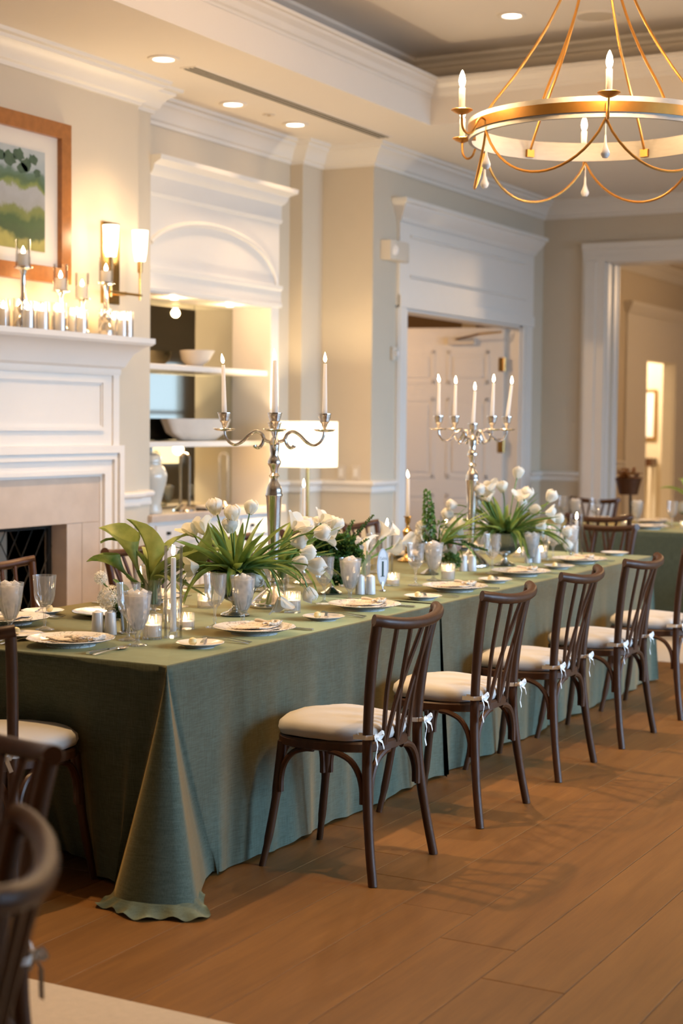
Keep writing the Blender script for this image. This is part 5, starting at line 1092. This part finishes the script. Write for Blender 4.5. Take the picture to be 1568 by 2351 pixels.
# green spathes in a footed vase near the table head
one('footed_vase', foot_vase, 'footed glass vase packed with the big green spathes', 'vase', (-3.74,5.29,T0))
o = thing('green_calla_bouquet', 'tall ruffled green calla spathes in a footed glass vase', 'flowers', (-3.74,5.29,T0+0.05))
for (t, d_, sp_, s_) in (((-0.055,-0.025,0.13),(-0.38,-0.16,1),2.6,0.92),((-0.095,-0.045,0.11),(-0.75,-0.3,0.75),3.1,0.66),((-0.01,0.0,0.10),(0.05,0.02,1),0.5,0.98),((0.05,0.03,0.14),(0.85,0.45,0.42),0.3,0.95),((0.035,0.05,0.10),(0.5,0.5,0.7),1.6,0.7)):
    calla(o, (0,0,0), t, d_, sp_g, sp_, s_, 0.008, False)
for (a, L_, H_, w_) in ((0.45,0.34,0.20,0.045),(3.5,0.22,0.24,0.026),(0.9,0.18,0.26,0.032),(2.4,0.2,0.20,0.028),(0.2,0.26,0.02,0.026),(-0.3,0.20,0.05,0.02)):
    d_ = Vector((math.cos(a),math.sin(a),0)); leaf(o, (Vector((0,0,0.05)), Vector((0,0,0.16)), d_*L_*0.6+Vector((0,0,H_+0.05)), d_*L_+Vector((0,0,H_))), w_, M['lime'], 0.5, wave=0.006)
for k in range(7): MB().tube([(0.018*math.cos(k*0.9),0.018*math.sin(k*0.9),-0.005),(0.012*math.cos(k*0.9+.6),0.012*math.sin(k*0.9),0.10)], 0.006, 6).build('stem', M['stem'], o)
# floret clusters, leafy greens
def florets(parent, c, r, n, mat_, name='floret_cluster', s_=0.011, squash=1.0):
    b = MB(); c = Vector(c)
    for k in range(n):
        z = 1-2*(k+0.5)/n; a = k*2.39996; q = math.sqrt(1-z*z); d_ = Vector((q*math.cos(a), q*math.sin(a), z*squash)); p = c+d_*r*frnd.uniform(0.85,1.1)
        R3 = d_.to_track_quat('Z','Y').to_matrix().to_4x4(); R3.translation = p; R3 = R3 @ Matrix.Rotation(frnd.uniform(0,6),4,'Z')
        for j in range(4):
            e = j*PI/2; b.add([(0,0,0),(s_*0.7*math.cos(e-.5),s_*0.7*math.sin(e-.5),0.003),(s_*math.cos(e),s_*math.sin(e),0.002),(s_*0.7*math.cos(e+.5),s_*0.7*math.sin(e+.5),0.003)], [(0,1,2,3)], R3)
    o = b.build(name, mat_, parent, ang=180); o['kind'] = 'stuff'; return o
def ruffles(parent, c, r, n, mat_, name='curly_greens', s_=0.020, sq=0.9):
    b = MB(); c = Vector(c)
    for k in range(n):
        d_ = Vector((frnd.gauss(0,1), frnd.gauss(0,1), frnd.gauss(0,1)*sq)).normalized(); p = c+d_*r*frnd.uniform(0.45,1.0)
        R3 = (d_+Vector((frnd.uniform(-.6,.6),frnd.uniform(-.6,.6),frnd.uniform(-.3,.6)))).to_track_quat('Z','Y').to_matrix().to_4x4(); R3.translation = p
        m_ = 7; vs = [(0,0,0)]
        for j in range(m_):
            a = -1.4+2.8*j/(m_-1); q = s_*frnd.uniform(0.75,1.15); vs.append((q*math.sin(a), 0.006*(1 if j % 2 else -1), q*math.cos(a)))
        b.add(vs, [(0,j+1,j+2) for j in range(m_-1)], R3)
    o = b.build(name, mat_, parent, ang=180); o['kind'] = 'stuff'; return o
def spike(parent, p0, p3, r0, r1, n, mat_, name, s_=0.008, ctrl=None):
    P = bez(p0, ctrl or Vector(p0).lerp(Vector(p3),0.4), Vector(p0).lerp(Vector(p3),0.7), p3, 30); b = MB(); b.tube(P[::3], 0.0028, 5)
    for k in range(n):
        t = (k+0.5)/n; p = P[int(t*30)]; a = k*2.4; r = r0+(r1-r0)*t; d_ = Vector((math.cos(a), math.sin(a), 0.35)).normalized()
        R3 = d_.to_track_quat('Z','Y').to_matrix().to_4x4(); R3.translation = p+d_*r*0.35
        q = s_*(1-0.45*t)
        b.add([(0,0,0),(q,0,r*0.7),(0,q,r*0.75),(-q,0,r*0.7),(0,-q,r*0.75)], [(0,1,2),(0,2,3),(0,3,4),(0,4,1)], R3)
    o = b.build(name, mat_, parent, ang=180); o['kind'] = 'stuff'; return o
def stem_to(parent, p0, p1): MB().tube(bez(p0, Vector(p0)+Vector((0,0,0.05)), Vector(p1)-Vector((0,0,0.03)), p1, 8), 0.003, 6).build('stem', M['stem'], parent)
# julep cup with white stock, near the table head
one('julep_cup', julep_me, 'silver julep cup of white stock beside the porcelain shakers', 'cup', (-3.485,4.775,T0), 0, 'silver julep cups')
o = thing('stock_posy', 'white stock blossoms with bright greens in the table-head julep cup', 'flowers', (-3.485,4.775,T0+0.08))
for (p, r, n) in (((-0.060,-0.030,0.050),0.044,110),((-0.045,-0.02,0.015),0.030,50),((-0.095,-0.045,0.125),0.022,40)): florets(o, p, r, n, M['petal'], 'stock_blossom'); stem_to(o, (0,0,0), p)
ruffles(o, (-0.012,-0.005,0.022), 0.034, 90, M['bells'], 'leafy_greens', 0.018); ruffles(o, (-0.015,-0.012,0.0), 0.022, 40, M['kale'], 'leafy_greens', 0.014)
for (a, L_, H_) in ((3.4,0.06,0.10),(2.7,0.05,0.08),(0.5,0.05,0.09)): leaf(o, (Vector((0,0,0)), Vector((0,0,0.06)), Vector((math.cos(a)*L_*0.6,math.sin(a)*L_*0.6,H_)), Vector((math.cos(a)*L_,math.sin(a)*L_,H_+0.02))), 0.022, M['lime'], 0.3, wave=0.004)
# silver compote of curly greens and seed spikes
comp_me = MB().lathe([(0.001,0.0),(0.048,0.0),(0.050,0.005),(0.030,0.016),(0.010,0.030),(0.010,0.060),(0.022,0.070),(0.058,0.085),(0.066,0.110),(0.063,0.110),(0.053,0.090),(0.001,0.078)], 40).mesh('silver_compote', M['silver'])
one('silver_compote', comp_me, 'small footed silver compote of curly greens', 'bowl', (-3.50,6.36,on(6.4)))
o = thing('greens_arrangement', 'dark curly greens with seed spikes behind the table number', 'flowers', (-3.50,6.36,on(6.4)+0.09))
for (p, r, n) in (((0.0,0.0,0.055),0.075,330),((0.05,0.02,0.13),0.055,180),((0.02,0.015,0.01),0.050,140),((-0.04,-0.02,0.12),0.05,150),((0.085,0.05,0.085),0.04,100)): ruffles(o, p, r, n, M['kale'])
for (p3, n, s_) in (((0.165,0.095,0.275),70,0.008),((0.085,0.050,0.250),60,0.008),((0.150,0.075,0.165),60,0.008),((0.03,0.02,0.24),50,0.007)): spike(o, (0,0,0.05), p3, 0.020, 0.008, n, M['kale'], 'seed_spike', s_)
ruffles(o, (-0.09,-0.04,0.075), 0.05, 110, M['bells'], 'leafy_greens', 0.016)
# mixed posy with bells of Ireland, hyacinth and callas
one('silver_compote', comp_me, 'small footed silver compote of the mixed posy with pink hyacinth', 'bowl', (-3.53,7.47,on(7.4)))
o = thing('mixed_bouquet', 'mixed posy of bells of Ireland, white callas and pink hyacinth', 'flowers', (-3.53,7.47,on(7.4)+0.09))
spike(o, (-0.01,0.0,0.08), (-0.03,0.02,0.350), 0.044, 0.016, 58, M['bells'], 'bells_of_ireland', 0.017, Vector((0.0,0.0,0.2)))
spike(o, (0.0,0.0,0.08), (0.0,0.02,0.28), 0.030, 0.012, 60, M['kale'], 'bells_of_ireland', 0.010)
for (p, r, n) in (((-0.045,0.0,0.155),0.030,60),((-0.015,0.01,0.12),0.034,60),((-0.06,-0.02,0.09),0.030,50),((-0.05,-0.01,0.12),0.03,50)): florets(o, p, r, n, M['petal'], 'white_blossom', 0.014)
florets(o, (0.11,0.075,0.070), 0.036, 70, M['pink'], 'pink_hyacinth', 0.013)
for (t, d_, s_) in (((-0.012,-0.005,0.045),(0.2,-0.4,0.9),0.4),((0.035,0.03,0.055),(0.5,0.1,0.8),5.6),((0.06,0.045,0.025),(0.8,0.2,0.3),0.8)): calla(o, (0,0,0.0), t, d_, sp_w, s_)
for h in ((0.069,0.055,0.165),(0.095,0.069,0.154)): tulip(o, Vector((0,0,0)), Vector(h), 0.06, True)
ruffles(o, (0.10,0.06,-0.015), 0.045, 130, M['bells'], 'leafy_greens', 0.016); ruffles(o, (0.0,0.0,0.04), 0.06, 160, M['kale'], 'leafy_greens', 0.018)
spike(o, (0.03,0.02,0.06), (0.262,0.152,0.035), 0.026, 0.012, 80, M['kale'], 'seed_spike', 0.009, Vector((0.12,0.07,0.12)))
spray(o, (0.02,0.02,0), 0.06, 22, (0.12,0.28), M['leaf'], (0.010,0.020), (0.05,0.24), 0.2, (-0.4,1.6))
ruffles(o, (0.05,0.04,0.175), 0.022, 24, M['bells'], 'leafy_greens', 0.008)
one('julep_cup', julep_me, 'silver julep cup at the door end of the table', 'cup', (-3.43,8.82,on(8)), 0, 'silver julep cups')
o = thing('stock_posy', 'white stock blossoms in the julep cup at the door end of the table', 'flowers', (-3.43,8.82,on(8)+0.08))
for (p, r, n) in (((0.01,0.0,0.045),0.040,80),((0.08,0.05,0.03),0.030,50),((0.04,0.02,0.08),0.03,50)): florets(o, p, r, n, M['petal'], 'stock_blossom', 0.013); stem_to(o, (0,0,0), p)
ruffles(o, (0,0,0.015), 0.030, 50, M['kale'], 'leafy_greens', 0.016)
# flowers on the crosswise table
one('silver_compote', comp_me, 'small footed silver compote on the crosswise table', 'bowl', (-3.55,12.35,T0))
o = thing('white_bouquet', 'white flowers with broad green leaves on the crosswise table', 'flowers', (-3.55,12.35,T0+0.09))
for (p, r, n) in (((0.03,0.0,0.06),0.06,90),((-0.06,-0.02,0.05),0.05,70),((0.12,0.05,0.10),0.05,70)): florets(o, p, r, n, M['petal'], 'white_blossom', 0.02)
ruffles(o, (0,0,0.03), 0.08, 120, M['kale'], 'leafy_greens', 0.025)
for (a, L_, H_, w_) in ((3.6,0.26,0.20,0.07),(2.6,0.16,0.27,0.06),(0.6,0.22,0.22,0.06),(5.0,0.14,0.12,0.05)): leaf(o, (Vector((0,0,0.02)), Vector((0,0,0.14)), Vector((math.cos(a)*L_*0.6,math.sin(a)*L_*0.6,H_+0.04)), Vector((math.cos(a)*L_,math.sin(a)*L_,H_))), w_, M['leaf'], 0.4)
# metal flower stand seen beyond the crosswise table
o = thing('wire_plant_stand', 'dark basket planter on a thin stand beyond the crosswise table', 'planter', (-4.62,14.0,0.002))
MB().lathe([(0.001,0.92),(0.085,0.92),(0.12,1.07),(0.115,1.07),(0.08,0.93),(0.001,0.93)], 20).build('basket', M['wood'], o)
MB().tube([(0.03,0,0.02),(0.02,0,0.92)], 0.012, 8).build('pole', M['black'], o); MB().lathe([(0.001,0),(0.13,0),(0.12,0.02),(0.001,0.025)], 20).build('foot', M['black'], o)
ruffles(o, (0,0,1.08), 0.10, 90, M['frame'], 'dried_foliage', 0.03, 0.4)
